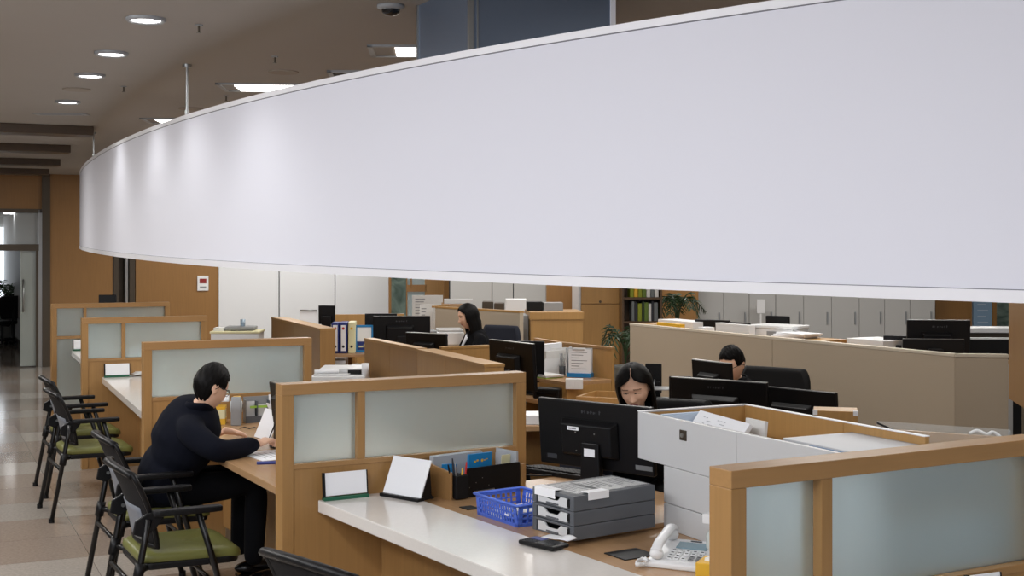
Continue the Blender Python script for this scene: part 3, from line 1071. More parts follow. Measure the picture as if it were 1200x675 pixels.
# grey three-drawer desk unit with paper on its top
q0 = G(624, 620, HD)
q1 = G(672.4, 634.2, HD)
v = q1 - q0
da = math.atan2(v.y, v.x)
DW, DD, DH = v.length, 0.40, 0.160
t = thing('drawer_unit', 'charcoal grey three-drawer paper unit with clear drawer fronts', 'drawer unit', q0, da)
dM = Matrix.Translation(q0) @ Matrix.Rotation(da, 4, 'Z')
for k in range(3):
    z0 = DH / 3 * k
    z1 = z0 + DH / 3 - 0.002
    m = MB()
    m.box(0, 0.0, z0, 0.024, DD, z1).box(DW - 0.024, 0, z0, DW, DD, z1).box(0.02, DD - 0.02, z0, DW - 0.02, DD, z1)
    m.box(0.02, 0, z1 - 0.009, DW - 0.02, DD, z1).box(0.02, 0.004, z0, DW - 0.02, DD, z0 + 0.004)
    b = obj('drawer_body', m, GREYD, t, 0.002)
    # clear drawer front with a dipped handle notch
    n = 24
    poly = []
    for i in range(n + 1):
        u = i / n
        x = 0.03 + (DW - 0.075) * u
        dip = 0.018 * max(0.0, 1 - abs((u - 0.5) / 0.27) ** 5)
        poly.append((x, z1 - 0.010 - dip))
    poly = [(0.03, z0 + 0.006)] + poly + [(DW - 0.045, z0 + 0.006)]
    MX = Matrix(((1, 0, 0, 0), (0, 0, 1, 0.004), (0, 1, 0, 0), (0, 0, 0, 1)))
    obj('drawer_front', MB().prism(poly, 0, 0.006, MX), mat('clear_drawer_plastic', srgb(206, 208, 210), rough=0.25) if k == 0 else bpy.data.materials['clear_drawer_plastic'], t, label='clear plastic drawer front')
    obj('handle', MB().box(DW * 0.33, 0.001, z0 + 0.008, DW * 0.62, 0.004, z0 + 0.013), GREYD, t)
    obj('index_mark', MB().box(DW - 0.041, 0.001, z0 + 0.012, DW - 0.028, 0.004, z1 - 0.014), BLACKM, t)
obj('top_plate', MB().box(0, 0, DH - 0.004, DW, DD, DH + 0.003), GREYD, t, 0.003)


def on_drawers(name, m, mm, label, cat, loc, e=(0, 0, 0), group=None):
    o = obj(name, m, mm)
    o.matrix_world = dM @ Mrot(loc, e)
    return tag(o, label, cat, group)


for i, (x, y, w_, h_, r_, lb) in enumerate(((0.03, 0.03, 0.19, 0.13, 3, 'white sheet at the front on the grey drawer unit'), (0.035, 0.15, 0.19, 0.12, -2, 'white sheet in the middle on the grey drawer unit'), (0.03, 0.262, 0.19, 0.12, 2, 'white sheet at the back on the grey drawer unit'))):
    o = on_drawers('printed_sheet', MB().box(0, 0, 0, w_, h_, 0.0012), PAPER2, lb, 'paper', (x, y, DH + 0.004), (0, 0, R(r_)), 'sheets on the drawer unit')
    m = MB()
    for k in range(5):
        m.box(0.03, 0.02 + 0.02 * k, 0.0013, 0.16 - 0.02 * (k % 3), 0.026 + 0.02 * k, 0.0016)
    obj('print', m, (INK, INKD, INK)[i], o)
on_drawers('clear_film', MB().box(0, 0, 0, DW - 0.02, DD - 0.03, 0.0015), clear('film', (0.8, 0.82, 0.84, 1), 0.06, 0.22), 'clear plastic film over the sheets on the grey drawer unit', 'film', (0.01, 0.015, DH + 0.0065))
on_drawers('folded_tag', MB().box(0, -0.004, -0.026, 0.125, -0.0025, 0.005).box(0, -0.004, 0.005, 0.125, 0.035, 0.0065), PAPER, 'white paper tag folded over the left front edge of the grey drawers', 'paper tag', (0.02, -0.001, DH + 0.004))
on_drawers('folded_tag', MB().box(0.0025, 0, -0.022, 0.004, 0.10, 0.005).box(-0.04, 0, 0.005, 0.004, 0.10, 0.0065), PAPER, 'white paper tag folded over the side edge of the grey drawers', 'paper tag', (DW + 0.001, 0.065, DH + 0.004))

# black calculator with a receipt under it, on the white counter
q = G(637, 640.5, HS)
t = thing('calculator', 'black pocket calculator lying on the white counter before the grey drawers', 'calculator', q, ANG_A + R(12))
obj('body', MB().box(-0.085, -0.045, 0.003, 0.085, 0.045, 0.019), BLACK, t, 0.007, 3)
obj('display', MB().box(-0.07, 0.0, 0.0191, -0.01, 0.036, 0.0205), BLUEB, t, 0.001)
obj('glossy_face', MB().box(0.0, -0.036, 0.0188, 0.072, 0.036, 0.0198), BLACKG, t, 0.001)
m = MB()
for i in range(5):
    for j in range(3):
        m.box(-0.07 + 0.0125 * i, -0.037 + 0.012 * j, 0.0188, -0.062 + 0.0125 * i, -0.029 + 0.012 * j, 0.0205)
obj('keypad', m, INKD, t)
q = G(655, 630.5, HS)
one('receipt', MB().grid([[(x, y, 0.001 + 0.012 * max(0, math.sin(3 * x / 0.06)) * (0.5 + y / 0.1)) for x in [-0.06 + 0.12 * i / 12 for i in range(13)]] for y in [-0.03 + 0.06 * j / 6 for j in range(7)]]), PAPER, 'curled white slip behind the black calculator', 'paper', q, ANG_A + R(20), solid=0.0008)

# desk telephone
q = G(795, 660, HL)
PHR = R(-25)
t = thing('desk_telephone', 'white corded desk telephone with a grey display', 'telephone', q, PHR)
prof = [(-0.10, 0.0), (-0.10, 0.018), (-0.085, 0.026), (0.095, 0.062), (0.105, 0.058), (0.105, 0.0)]
MX = Matrix(((0, 0, 1, 0), (1, 0, 0, 0), (0, 1, 0, 0), (0, 0, 0, 1)))
obj('body', MB().prism(prof, -0.085, 0.115, MX), WHITE, t, 0.006, 3)
top = Mrot((0, -0.085, 0.0265), (math.atan2(0.036, 0.18), 0, 0))
obj('display', MB().box(-0.015, 0.105, 0.0, 0.095, 0.155, 0.004, top), LCD, t, 0.001, label='grey-blue display')
obj('brand_strip', MB().box(0.02, 0.168, 0.0, 0.06, 0.176, 0.0015, top), INKD, t)
for j in range(4):
    for i in range(5):
        m = MB().box(-0.02 + 0.025 * i, 0.012 + 0.021 * j, 0.0, -0.003 + 0.025 * i, 0.025 + 0.021 * j, 0.005, top)
        obj('key', m, WHITE if j > 1 or i < 3 else GREYM, t, 0.001)
m = MB()
for j in range(4):
    for i in range(5):
        m.box(-0.017 + 0.025 * i, 0.0155 + 0.021 * j, 0.0051, -0.007 + 0.025 * i, 0.021 + 0.021 * j, 0.0054, top)
obj('key_print', m, INKD, t)
hs = arc([(-0.052, -0.088, 0.054), (-0.052, -0.06, 0.075), (-0.052, 0.005, 0.090), (-0.052, 0.07, 0.104), (-0.052, 0.102, 0.096)], 6)
obj('handset', MB().tube(hs, 0.018, 14, rs=[0.021] * 3 + [0.0185] * (len(hs) - 6) + [0.021] * 3, sq=0.72).ell((-0.052, -0.078, 0.045), (0.025, 0.025, 0.02)).ell((-0.052, 0.085, 0.078), (0.025, 0.027, 0.02)), WHITE, t)
cord = []
for k in range(140):
    u = k / 139
    c = Vector((-0.075 - 0.035 * math.sin(math.pi * u), -0.10 - 0.02 * u + 0.03 * math.sin(2 * math.pi * u), 0.022 - 0.006 * u))
    cord.append(c + Vector((0, math.cos(k * 1.5), math.sin(k * 1.5))) * 0.007)
obj('coiled_cord', MB().tube(cord, 0.0022, 5), WHITE, t)

# yellow tissue box and white dispenser behind the nearest partition
q = G(842, 690, HL)
t = thing('tissue_box', 'yellow box with white tissue beside the telephone, half behind the partition post', 'tissue box', q, PHR)
obj('carton', MB().box(-0.06, -0.055, 0, 0.06, 0.055, 0.09), YELLOW, t, 0.002)
obj('tissue', MB().prism([(-0.04, -0.02), (0.03, -0.03), (0.045, 0.02), (-0.02, 0.03)], 0.088, 0.10).tube([(0, 0, 0.09), (-0.012, 0.004, 0.115), (-0.004, 0.0, 0.135)], 0.02, 9, rs=[0.03, 0.018, 0.004]), PAPER, t)
q = G(838, 660, HL)
t = thing('pump_dispenser', 'white pump dispenser behind the tissue box', 'dispenser', q + Vector((0.0, 0.0, 0)), PHR)
obj('bottle', MB().lathe([(0, 0), (0.03, 0), (0.032, 0.01), (0.031, 0.10), (0.014, 0.125), (0.012, 0.14)], 20), clear('pale_bottle', srgb(206, 212, 208), 0.2, 0.8), t)
obj('pump_cap', MB().prism([(-0.04, -0.022), (0.022, -0.022), (0.026, 0.022), (-0.03, 0.022)], 0.138, 0.172), WHITE, t, 0.003)

# ------------------------------------------------------------------ monitors
def monitor(pl, w_, h_, ang, base_z, label, group='computer monitors', tilt=6.0, bulge=True, sticker=None, rim=False, logo=False):
    """pl: upper left corner of the back as seen; ang: direction from that corner along the top; the back faces the viewer"""
    top = pl.z - base_z
    t = thing('computer_monitor', label, 'monitor', (pl.x, pl.y, base_z), ang, group)
    M = Mrot((0, 0, top), (R(tilt), 0, 0))
    obj('housing', MB().box(0, 0.0, -h_, w_, 0.028, 0, M), BLACK, t, 0.006, 3)
    obj('screen', MB().box(0.014, 0.0275, -h_ + 0.02, w_ - 0.014, 0.0295, -0.014, M), BLACKG, t, label='dark glossy screen')
    if rim:
        obj('top_rim', MB().box(0.002, 0.003, -0.001, w_ - 0.002, 0.027, 0.0015, M), METAL, t)
    if bulge:
        bw, bh = w_ * 0.25, h_ * 0.28
        v = [(-bw, -0.001, -bh), (bw, -0.001, -bh), (bw, -0.001, bh), (-bw, -0.001, bh)]
        u = [(-bw * 0.86, -0.038, -bh * 0.82), (bw * 0.86, -0.038, -bh * 0.82), (bw * 0.86, -0.038, bh * 0.78), (-bw * 0.86, -0.038, bh * 0.78)]
        c = Matrix.Translation((w_ * 0.47, 0, -h_ * 0.54))
        b = obj('rear_cover', MB()._add(v + u, [(0, 3, 2, 1), (4, 5, 6, 7), (0, 1, 5, 4), (1, 2, 6, 5), (2, 3, 7, 6), (3, 0, 4, 7)], M @ c), BLACK, t, 0.006, 2)
        if sticker:
            m = MB()
            for dx in (-0.05, 0.05):
                for dz in (-0.05, 0.03):
                    m.cyl((0, 0, 0), 0.003, 0.002, 10, M @ c @ Mrot((dx, -0.038, dz), (R90, 0, 0)))
            obj('screw', m, METAL, t)
            obj('label_sticker', MB().box(-bw * 0.62, -0.0392, bh * 0.46, -bw * 0.22, -0.038, bh * 0.66, M @ c), PAPER, t, label='small white label')
            m = MB()
            for k in range(7):
                m.box(-bw * 0.58 + k * 0.006, -0.0395, bh * 0.52, -bw * 0.58 + k * 0.006 + 0.004, -0.0392, bh * 0.60, M @ c)
            obj('label_print', m, INKD, t)
            obj('label_sticker', MB().box(w_ * 0.85, -0.0012, -h_ * 0.92, w_ * 0.99, 0.0, -h_ * 0.85, M), mat('grey_label', srgb(120, 122, 124), rough=0.6), t, label='grey data label')
            obj('data_plate', MB().box(w_ * 0.07, -0.001, -h_ * 0.91, w_ * 0.155, 0.0, -h_ * 0.84, M), INKD, t)
    if logo:
        m = MB()
        x = w_ * 0.40
        for k, (gw, gh) in enumerate(((0.012, 0.012), (0.004, 0.012), (0.012, 0.010), (0.012, 0.012), (0.012, 0.009), (0.004, 0.012), (0.008, 0.016))):
            m.box(x, -0.0008, -0.045 - h_ * 0.02, x + gw * 0.55, 0, -0.045 - h_ * 0.02 + gh, M)
            m.box(x + gw * 0.55, -0.0008, -0.045 - h_ * 0.02 + gh * 0.5, x + gw * 0.9, 0, -0.045 - h_ * 0.02 + gh * 0.8, M)
            x += 0.0155
        obj('embossed_mark', m, mat('dark_grey_emboss', srgb(58, 58, 62), rough=0.4), t)
    # neck and foot
    cxm = w_ * 0.52
    yb = -math.sin(R(tilt)) * -h_ * 0.6 * 0 + 0.0
    zc = top - h_ * 0.62
    ym = h_ * 0.62 * math.sin(R(tilt))
    s = obj('stand', MB().prism([(-0.055, 0.0), (0.055, 0.0), (0.045, zc), (-0.045, zc)], -0.02, 0.012, Matrix(((1, 0, 0, cxm), (0, 0, 1, ym - 0.03), (0, 1, 0, 0.012), (0, 0, 0, 1)))), BLACK, t, 0.006, 2)
    if sticker:
        obj('stand_label', MB().box(cxm - 0.028, ym - 0.052, zc * 0.82, cxm + 0.028, ym - 0.0505, zc * 0.95), PAPER, s, label='white label on the stand')
    obj('foot', MB().prism([(cxm + 0.12 * math.cos(2 * math.pi * k / 28), ym + 0.005 + 0.085 * math.sin(2 * math.pi * k / 28)) for k in range(28)], 0, 0.014), BLACK, t, 0.004)
    return t


mA = P(629.5, 465.6, 5.65)
monitor(mA, 0.60, 0.29, math.atan2(-0.35, 0.417), HL, 'large black monitor seen from behind, right beside the grey cabinet and the woman facing us', sticker=True, tilt=5, logo=True)
# keyboard
q = G(659, 556, HL)
t = thing('keyboard', 'black keyboard on the desk left behind the large monitor', 'keyboard', q, math.atan2(-0.35, 0.417) + math.pi)
obj('body', MB().prism([(-0.075, 0.0), (0.075, 0.0), (0.075, 0.024), (-0.075, 0.012)], -0.2, 0.2, MX), BLACK, t, 0.004)
for j in range(5):
    m = MB()
    for i in range(15):
        m.box(-0.19 + 0.0252 * i, -0.066 + 0.0262 * j, 0.012 + 0.0022 * j, -0.19 + 0.0252 * i + 0.021, -0.066 + 0.0262 * j + 0.021, 0.021 + 0.0022 * j)
    obj('key_row', m, BLACKM, t)
# pouch left of the keyboard, with a cable
q = G(644, 553, HL)
one('cable', MB().tube(arc([(-0.12, -0.16, 0.006), (-0.13, -0.05, 0.02), (-0.10, 0.03, 0.012), (0.03, 0.05, 0.006), (0.12, 0.12, 0.006)], 8), 0.004, 6), BLACK, 'thin black cable lying on the desk left of the keyboard', 'cable', G(634, 561, HL))

# ------------------------------------------------------------------ grey cabinet with an open wooden tray on top
g0, g1, g2, g3 = G(747.5, 482, 1.15), G(948, 524, 1.15), G(856, 470.7, 1.15), G(1025, 494, 1.15)
dg = Vector((g1.x - g0.x, g1.y - g0.y, 0)).normalized()
ga = math.atan2(dg.y, dg.x)
t = thing('pedestal_cabinet', 'light grey lacquered cabinet with an open wood-lined tray on top, right of the large monitor', 'cabinet', (g0.x, g0.y, 0), ga)
GD = (g2 - g0).length * 0.985
GL = 1.36
loc = lambda p: ((p.x - g0.x) * dg.x + (p.y - g0.y) * dg.y, -(p.x - g0.x) * dg.y + (p.y - g0.y) * dg.x)
z1, z2, z3 = 0.962, 0.816, HL + 0.001
step = 0.185
obj('upper_front', MB().box(0, 0, z1, 0.655, 0.02, 1.15).box(0.657, 0, z1, GL, 0.02, 1.15), GREYL, t, 0.002)
obj('upper_end', MB().box(0, 0.02, z1, 0.02, GD, 1.15), GREYL, t, 0.002)
obj('tray_floor', MB().box(0.02, 0.02, z1, GL, GD - 0.02, z1 + 0.02), WOODH, t)
obj('tray_lining', MB().box(0.021, 0.021, z1 + 0.02, 0.026, GD - 0.02, 1.146), WOODY, t, label='wood lining')
loc2 = loc(g2)
loc3 = loc(g3)
obj('back_panel', MB().box(0.0, GD - 0.02, 0.72, 0.63, GD, 1.15).box(0.632, GD - 0.02, 0.72, 1.05, GD, 1.15), WOODY, t, 0.002)
obj('edge_band', MB().box(0.0, GD - 0.022, 1.15, 1.05, GD + 0.002, 1.153).box(-0.002, -0.002, 1.15, 0.024, GD, 1.153), TRIMW, t)
obj('drawer_front', MB().box(step, 0.002, z2 + 0.002, GL, 0.022, z1 - 0.002), GREYL, t, 0.002)
obj('drawer_front', MB().box(step, 0.002, z3, GL, 0.022, z2 - 0.001), GREYL, t, 0.002)
obj('carcass', MB().box(step, 0.022, z3, GL, GD - 0.03, z1), GREYL, t)
m = MB().box(0.30, -0.004, 1.075, 0.345, 0.0, 1.115)
lk = obj('lock_plate', m, METALD, t, 0.002, label='square metal lock plate')
obj('keyhole', MB().cyl((0, 0, 0), 0.009, 0.006, 14, Mrot((0.3225, -0.003, 1.095), (R90, 0, 0))), METAL, lk)
gM = Matrix.Translation((g0.x, g0.y, 0)) @ Matrix.Rotation(ga, 4, 'Z')


def in_tray(name, m, mm, label, cat, loc, e=(0, 0, 0), group=None, bev=0.0):
    o = obj(name, m, mm, None, bev)
    o.matrix_world = gM @ Mrot(loc, e)
    return tag(o, label, cat, group)


in_tray('notebook', MB().box(0, 0, 0, 0.30, 0.02, 0.215), PAPER, 'white notepad leaning in the wood-lined tray, its page written on', 'notepad', (0.12, 0.08, z1 + 0.03), (R(-40), R(4), R(4)))
nb = bpy.data.objects['notebook']
m = MB()
random.seed(4)
for k in range(7):
    y = 0.19 - 0.014 * k
    x = 0.03 + random.random() * 0.05
    while x < 0.2:
        l = 0.008 + random.random() * 0.02
        if random.random() < 0.55:
            m.box(x, -0.0008, y, x + l, 0, y + 0.003)
        x += l + 0.006
obj('handwriting', m, mat('pale_pencil', srgb(176, 178, 184), rough=0.8), nb)
in_tray('booklet', MB().box(0, 0, 0, 0.018, 0.20, 0.16).box(0.02, 0.0, 0, 0.03, 0.19, 0.155), mat('blue_white_card', srgb(190, 204, 222), rough=0.6), 'pale blue papers standing at the near end of the wood-lined tray', 'papers', (0.075, 0.06, z1 + 0.022))
in_tray('notebook', MB().box(0, 0, 0, 0.13, 0.014, 0.16), PAPER2, 'white book standing behind the notepad in the tray', 'book', (0.31, 0.285, z1 + 0.022), (R(-6), 0, R(-3)))
# flat white storage case with a blue handle lying across the tray
c0_, c1_, c2_ = loc(G(916.5, 513, 1.12)), loc(G(997, 505, 1.12)), loc(G(1088, 517.5, 1.12))
t2 = thing('storage_case', 'flat white storage case with a blue handle lying across the tray', 'storage case', (0, 0, 0))
t2.matrix_world = gM @ Matrix.Translation((c0_[0], c0_[1], z1 + 0.021))
hC = 1.12 - z1 - 0.021
wC, dC_ = 0.60, 0.36
obj('lid', MB().box(0, 0, hC - 0.022, wC, dC_, hC), mat('cool_grey_lid', srgb(182, 185, 190), rough=0.4), t2, 0.004)
obj('body', MB().box(0.005, 0.005, 0, wC - 0.005, dC_ - 0.005, hC - 0.024), GREYM, t2, 0.004)
obj('handle', MB().box(0.16, -0.012, hC - 0.02, 0.34, 0.0, hC - 0.004), PLUG, t2, 0.003, label='blue handle')
# acrylic screen beyond the cabinet
s0, s1 = G(1027, 493.5, 1.15), G(1150, 508, 1.13)
v = s1 - s0
t = thing('acrylic_screen', 'low clear acrylic screen with a thin black stay behind the nearest partition', 'screen', (s0.x, s0.y, 0.72), math.atan2(v.y, v.x))
obj('sheet', MB().box(0, 0, 0.0, v.length + 0.1, 0.008, 0.43), ACRYL, t)
obj('stay', MB().tube([(0.005, -0.01, 0.425), (0.26, -0.012, 0.33)], 0.004, 6).ell((0.26, -0.012, 0.33), (0.01, 0.008, 0.01)), BLACK, t)
obj('support_board', MB().box(0, 0.012, 0.0, v.length + 0.1, 0.03, 0.40), WOODY, t)

# ================================================================== ON THE COUNTER WHERE THE MAN WRITES
HB_ = 0.75
angB = math.atan2(dB.y, dB.x)
angBn = angB + math.pi / 2
# monitor turned edge-on
mB = P(315, 447, 7.02)
monitor(mB, 0.46, 0.225, math.atan2(-0.88, 0.474), HB_, 'black monitor turned almost edge-on beside the writing man, half hidden by the partition', tilt=6, rim=True)
q = G(277, 498, HB_)
t = thing('tape_dispenser', 'grey rounded tape dispenser on the desk in front of the writing man', 'tape dispenser', q, angBn + R(-20))
n = 18
prof = [(-0.045, 0.0)] + [(0.075 * math.cos(a) * 0.62, 0.095 + 0.075 * math.sin(a)) for a in [math.pi * (1 - i / n) for i in range(n + 1)]] + [(0.046, 0.0)]
obj('body', MB().prism(prof, -0.03, 0.03, MX), GREYM, t, 0.006)
obj('tape_roll', MB().cyl((0, 0, 0), 0.034, 0.072, 24, Mrot((-0.036, 0, 0.11), (0, R90, 0))), clear('tape', (0.75, 0.78, 0.78, 1), 0.2, 0.75), t)
obj('roll_core', MB().cyl((0, 0, 0), 0.015, 0.076, 18, Mrot((-0.038, 0, 0.11), (0, R90, 0))), BLACK, t)
obj('cutter', MB().box(-0.022, 0.03, 0.15, 0.022, 0.06, 0.168), YELLOW, t, 0.002)
q = G(264, 497, HB_)
t = thing('card_box', 'cream and yellow box beside the grey tape dispenser', 'box', q, angBn + R(-20))
obj('carton', MB().box(-0.05, -0.02, 0, 0.0, 0.08, 0.105), CREAM, t, 0.002)
obj('yellow_band', MB().box(-0.052, -0.022, 0.0, 0.002, 0.082, 0.035).box(-0.052, -0.022, 0.09, 0.002, 0.082, 0.108), YELLOW, t, 0.001)
one('curled_paper', MB().grid([[(x, 0.05 * math.cos(a), 0.108 + 0.065 * math.sin(a)) for a in [math.pi * (0.1 + 0.75 * i / 12) for i in range(13)]] for x in (-0.06, 0.02)]), PAPER, 'white curled paper on the cream and yellow box', 'paper', q + Vector((0.0, 0.02, 0)), angBn + R(-20), solid=0.0015)
q = G(288, 496, HB_)
t = thing('leaflet_rack', 'grey leaflet rack filled with cards on the desk left of the edge-on monitor', 'leaflet rack', q, AV + R(3))
obj('frame', MB().box(0, 0.05, 0, 0.22, 0.058, 0.155).box(0, 0, 0, 0.006, 0.058, 0.14).box(0.214, 0, 0, 0.22, 0.058, 0.14).box(0, 0, 0, 0.22, 0.058, 0.008), GREYM, t, 0.001)
obj('divider', MB().box(0.072, 0, 0, 0.076, 0.055, 0.13).box(0.146, 0, 0, 0.15, 0.055, 0.13), GREYD, t)
obj('front_lip', MB().box(0, -0.003, 0, 0.22, 0.003, 0.04), GREYD, t)
rM = Matrix.Translation(q) @ Matrix.Rotation(AV + R(3), 4, 'Z')
for x, w_, h_, mm, lb in ((0.01, 0.055, 0.12, GREYL, 'grey leaflet at the left of the rack'), (0.082, 0.055, 0.10, PAPER2, 'pale leaflet in the middle of the rack'), (0.155, 0.056, 0.155, PAPER, 'tall white card at the right of the rack')):
    o = obj('leaflet', MB().box(0, 0, 0, w_, 0.004, h_).box(0.004, 0.01, 0, w_, 0.014, h_ * 0.9), mm)
    o.matrix_world = rM @ Mrot((x, 0.02, 0.009), (R(-7), 0, 0))
    tag(o, lb, 'leaflet')
o = obj('card_strip', MB().box(0, 0, 0, 0.16, 0.003, 0.014), LIME)
o.matrix_world = rM @ Mrot((0.03, 0.008, 0.088), (R(-7), 0, 0))
tag(o, 'narrow lime green strip across the leaflet rack', 'strip')
# paper propped up, sheet, pens
q0, q1 = G(296, 512, HB_), G(322, 520, HB_)
v = q1 - q0
one('propped_paper', MB().box(0, -0.002, 0, 0.21, 0.002, 0.17, Mrot((0, 0, 0.002), (R(-24), R(0), 0))).box(0, 0.085, 0, 0.21, 0.088, 0.165, Mrot((0, 0.06, 0.0), (R(24), 0, 0))), PAPER, 'white folded paper standing in front of the writing hand', 'paper', q0 + Vector((0.01, 0.0, 0)), math.atan2(v.y, v.x), bevel=0.0005)
q = G(306, 535, HB_)
t = thing('form_sheet', 'white form the man is writing on', 'paper', q + Vector((0.03, 0.02, 0.001)), angB + R(6))
obj('sheet', MB().box(-0.15, -0.09, 0, 0.15, 0.12, 0.003), PAPER, t)
m = MB()
for k in range(5):
    m.box(-0.08, -0.05 + 0.03 * k, 0.003, 0.09, -0.046 + 0.03 * k, 0.0034)
obj('printed_line', m, INK, t)
q = G(318, 546, HB_)
one('pen', MB().tube([(-0.07, 0, 0.012), (0.06, 0, 0.012), (0.075, 0, 0.012)], 0.008, 10, rs=[0.0085, 0.0085, 0.003]), BLUEB, 'blue marker lying on the form at the desk edge', 'pen', q + Vector((0, 0, 0.004)), R(10))
one('reading_glasses', MB().tube([(-0.06, 0, 0.004), (-0.03, 0.005, 0.012), (0, 0, 0.004), (0.03, 0.005, 0.012), (0.06, 0, 0.004)], 0.003, 6).tube([(0.06, 0, 0.004), (0.05, 0.08, 0.004)], 0.003, 6), BLACK, 'small black folded spectacles on the desk by the leaflet rack', 'spectacles', G(292, 503, HB_), R(-10))

# sign on the counter in front of the nearest partition
fr_, a_, _ = PART['p4']
q = fr_ + Vector((math.cos(a_), math.sin(a_), 0)) * line_px(fr_, a_, 1122) - Vector((-math.sin(a_), math.cos(a_), 0)) * 0.045
sign_plate(Vector((q.x, q.y, 0.75)), a_ - R(6), 0.12, 0.126, 'white sign plate barely showing below the glass of the nearest partition')
# signs on the two farther counters
fr_, a_, _ = PART['p1']
q = fr_ + Vector((math.cos(a_), math.sin(a_), 0)) * (line_px(fr_, a_, 120.5) + 0.01) - Vector((-math.sin(a_), math.cos(a_), 0)) * 0.03
sign_plate(Vector((q.x, q.y, 0.75)), R(25), 0.20, 0.105, 'small white sign plate on the counter beyond the writing man')
fr_, a_, _ = PART['p0']
q = fr_ + Vector((math.cos(a_), math.sin(a_), 0)) * (line_px(fr_, a_, 84) + 0.01) - Vector((-math.sin(a_), math.cos(a_), 0)) * 0.03
sign_plate(Vector((q.x, q.y, 0.75)), R(27), 0.20, 0.105, 'small white sign plate on the farthest counter')
q = G(148, 433.5, 0.75)
t = thing('easel_board', 'white tilted board on the counter beyond the writing man, beside its papers', 'sign', q, R(-20))
obj('board', MB().box(0, -0.003, 0.0, 0.2, 0.003, 0.15, Mrot((0, 0, 0.012), (R(-22), 0, 0))), PAPER, t, 0.001)
obj('ledge', MB().box(-0.003, -0.02, 0, 0.203, 0.02, 0.014), BLACK, t, 0.002)
q = G(152, 440, 0.75)
for i in range(4):
    one('newspaper', MB().grid([[(x, y, 0.004 + 0.006 * math.sin(9 * x + i)) for x in (-0.15, -0.08, 0.0, 0.08, 0.15)] for y in (-0.1, 0, 0.1)]), PAPER2, ('bottom sheet of the loose papers on the counter beyond the man', 'second sheet of the loose papers on the counter beyond the man', 'third sheet of the loose papers on the counter beyond the man', 'top sheet of the loose papers on the counter beyond the man')[i], 'paper', q + Vector((0.05 + 0.012 * i, 0.05, 0.002 + 0.010 * i)), R(-60 + 14 * i), 'loose papers on the counter', solid=0.003)

# ================================================================== OFFICE BEHIND THE COUNTER


def office_chair(label, loc, rz, h=1.0, group='staff office chairs', m_=BLACKM, wd=0.25):
    """padded staff chair facing local +y"""
    t = thing('office_chair', label, 'office chair', (loc[0], loc[1], 0), rz, group)
    rows = []
    for j in range(13):
        v = j / 12
        ww = wd * (0.80 + 0.35 * math.sin(math.pi * min(v, 0.62) / 1.24) - (0 if v < 0.75 else (v - 0.75) ** 2 * 3.2))
        rows.append([(ww * math.sin(R(-90 + 180 * i / 16)) if True else 0, -0.245 - 0.05 * v - 0.035 * math.cos(R(-90 + 180 * i / 16)), 0.52 + (h - 0.52) * v) for i in range(17)])
    o = obj('backrest', MB().grid(rows), m_, t, solid=0.05)
    s_ = o.modifiers.new('round', 'SUBSURF')
    s_.levels = s_.render_levels = 1
    obj('seat', MB().prism([(0.25 * math.copysign(abs(math.cos(a)) ** 0.5, math.cos(a)), 0.02 + 0.24 * math.copysign(abs(math.sin(a)) ** 0.5, math.sin(a))) for a in [2 * math.pi * k / 32 for k in range(32)]], 0.41, 0.48), m_, t, 0.02, 3)
    obj('back_strut', MB().tube([(0, -0.31, 0.75), (0, -0.32, 0.5), (0, -0.2, 0.39), (0, 0, 0.39)], 0.022, 10), BLACK, t)
    obj('gas_column', MB().cyl((0, 0, 0.10), 0.03, 0.30, 14), BLACK, t)
    for k in range(5):
        a = 2 * math.pi * k / 5 + 0.3
        l = obj('base_arm', MB().tube([(0, 0, 0.11), (0.27 * math.cos(a), 0.27 * math.sin(a), 0.075)], 0.018, 8), BLACK, t)
        obj('castor', MB().cyl((0, 0, 0), 0.03, 0.04, 14, Mrot((0.27 * math.cos(a), 0.27 * math.sin(a), 0.03), (R90, 0, a))), BLACK, l)
    for s in (-1, 1):
        obj('armrest', MB().tube([(s * 0.24, -0.1, 0.44), (s * 0.29, -0.1, 0.64), (s * 0.29, 0.14, 0.65)], 0.018, 10), BLACK, t)
    return t


def desk(label, c, ang, w_, d_, z=0.72, m_=WOODDESK, name='office_desk'):
    """c: centre of the front edge; local x along the front, y back"""
    t = thing(name, label, 'desk', (c[0], c[1], 0), ang, 'staff desks')
    obj('top', MB().box(-w_ / 2, 0, z - 0.03, w_ / 2, d_, z), m_, t, 0.003)
    obj('side_panel', MB().box(-w_ / 2, 0.03, 0, -w_ / 2 + 0.03, d_, z - 0.03), WOODY, t)
    obj('side_panel', MB().box(w_ / 2 - 0.03, 0.03, 0, w_ / 2, d_, z - 0.03), WOODY, t)
    obj('back_panel', MB().box(-w_ / 2 + 0.03, d_ - 0.03, 0.2, w_ / 2 - 0.03, d_, z - 0.03), WOODY, t)
    return t


def low_wall(name, label, pts, h, th, m_, side=1, cat='low partition', seam=True, cap=None, group=None):
    """upright low screen through ground points; one panel per stretch"""
    p0 = pts[0]
    t = thing(name, label, cat, (p0.x, p0.y, 0), 0, group)
    for i in range(len(pts) - 1):
        a = Vector((pts[i].x - p0.x, pts[i].y - p0.y))
        b = Vector((pts[i + 1].x - p0.x, pts[i + 1].y - p0.y))
        d_ = (b - a).normalized()
        nr = Vector((-d_.y, d_.x)) * th * side
        g_ = d_ * 0.002 if seam else d_ * 0
        obj('panel', MB().prism([a + g_, b - g_, b - g_ + nr, a + g_ + nr], 0.0, h - (0.02 if cap else 0)), m_, t, 0.002)
        if cap:
            e = nr.normalized() * 0.004
            obj('cap_rail', MB().prism([a - e, b - e, b + nr + e, a + nr + e], h - 0.02, h), cap, t, 0.002)
    return t


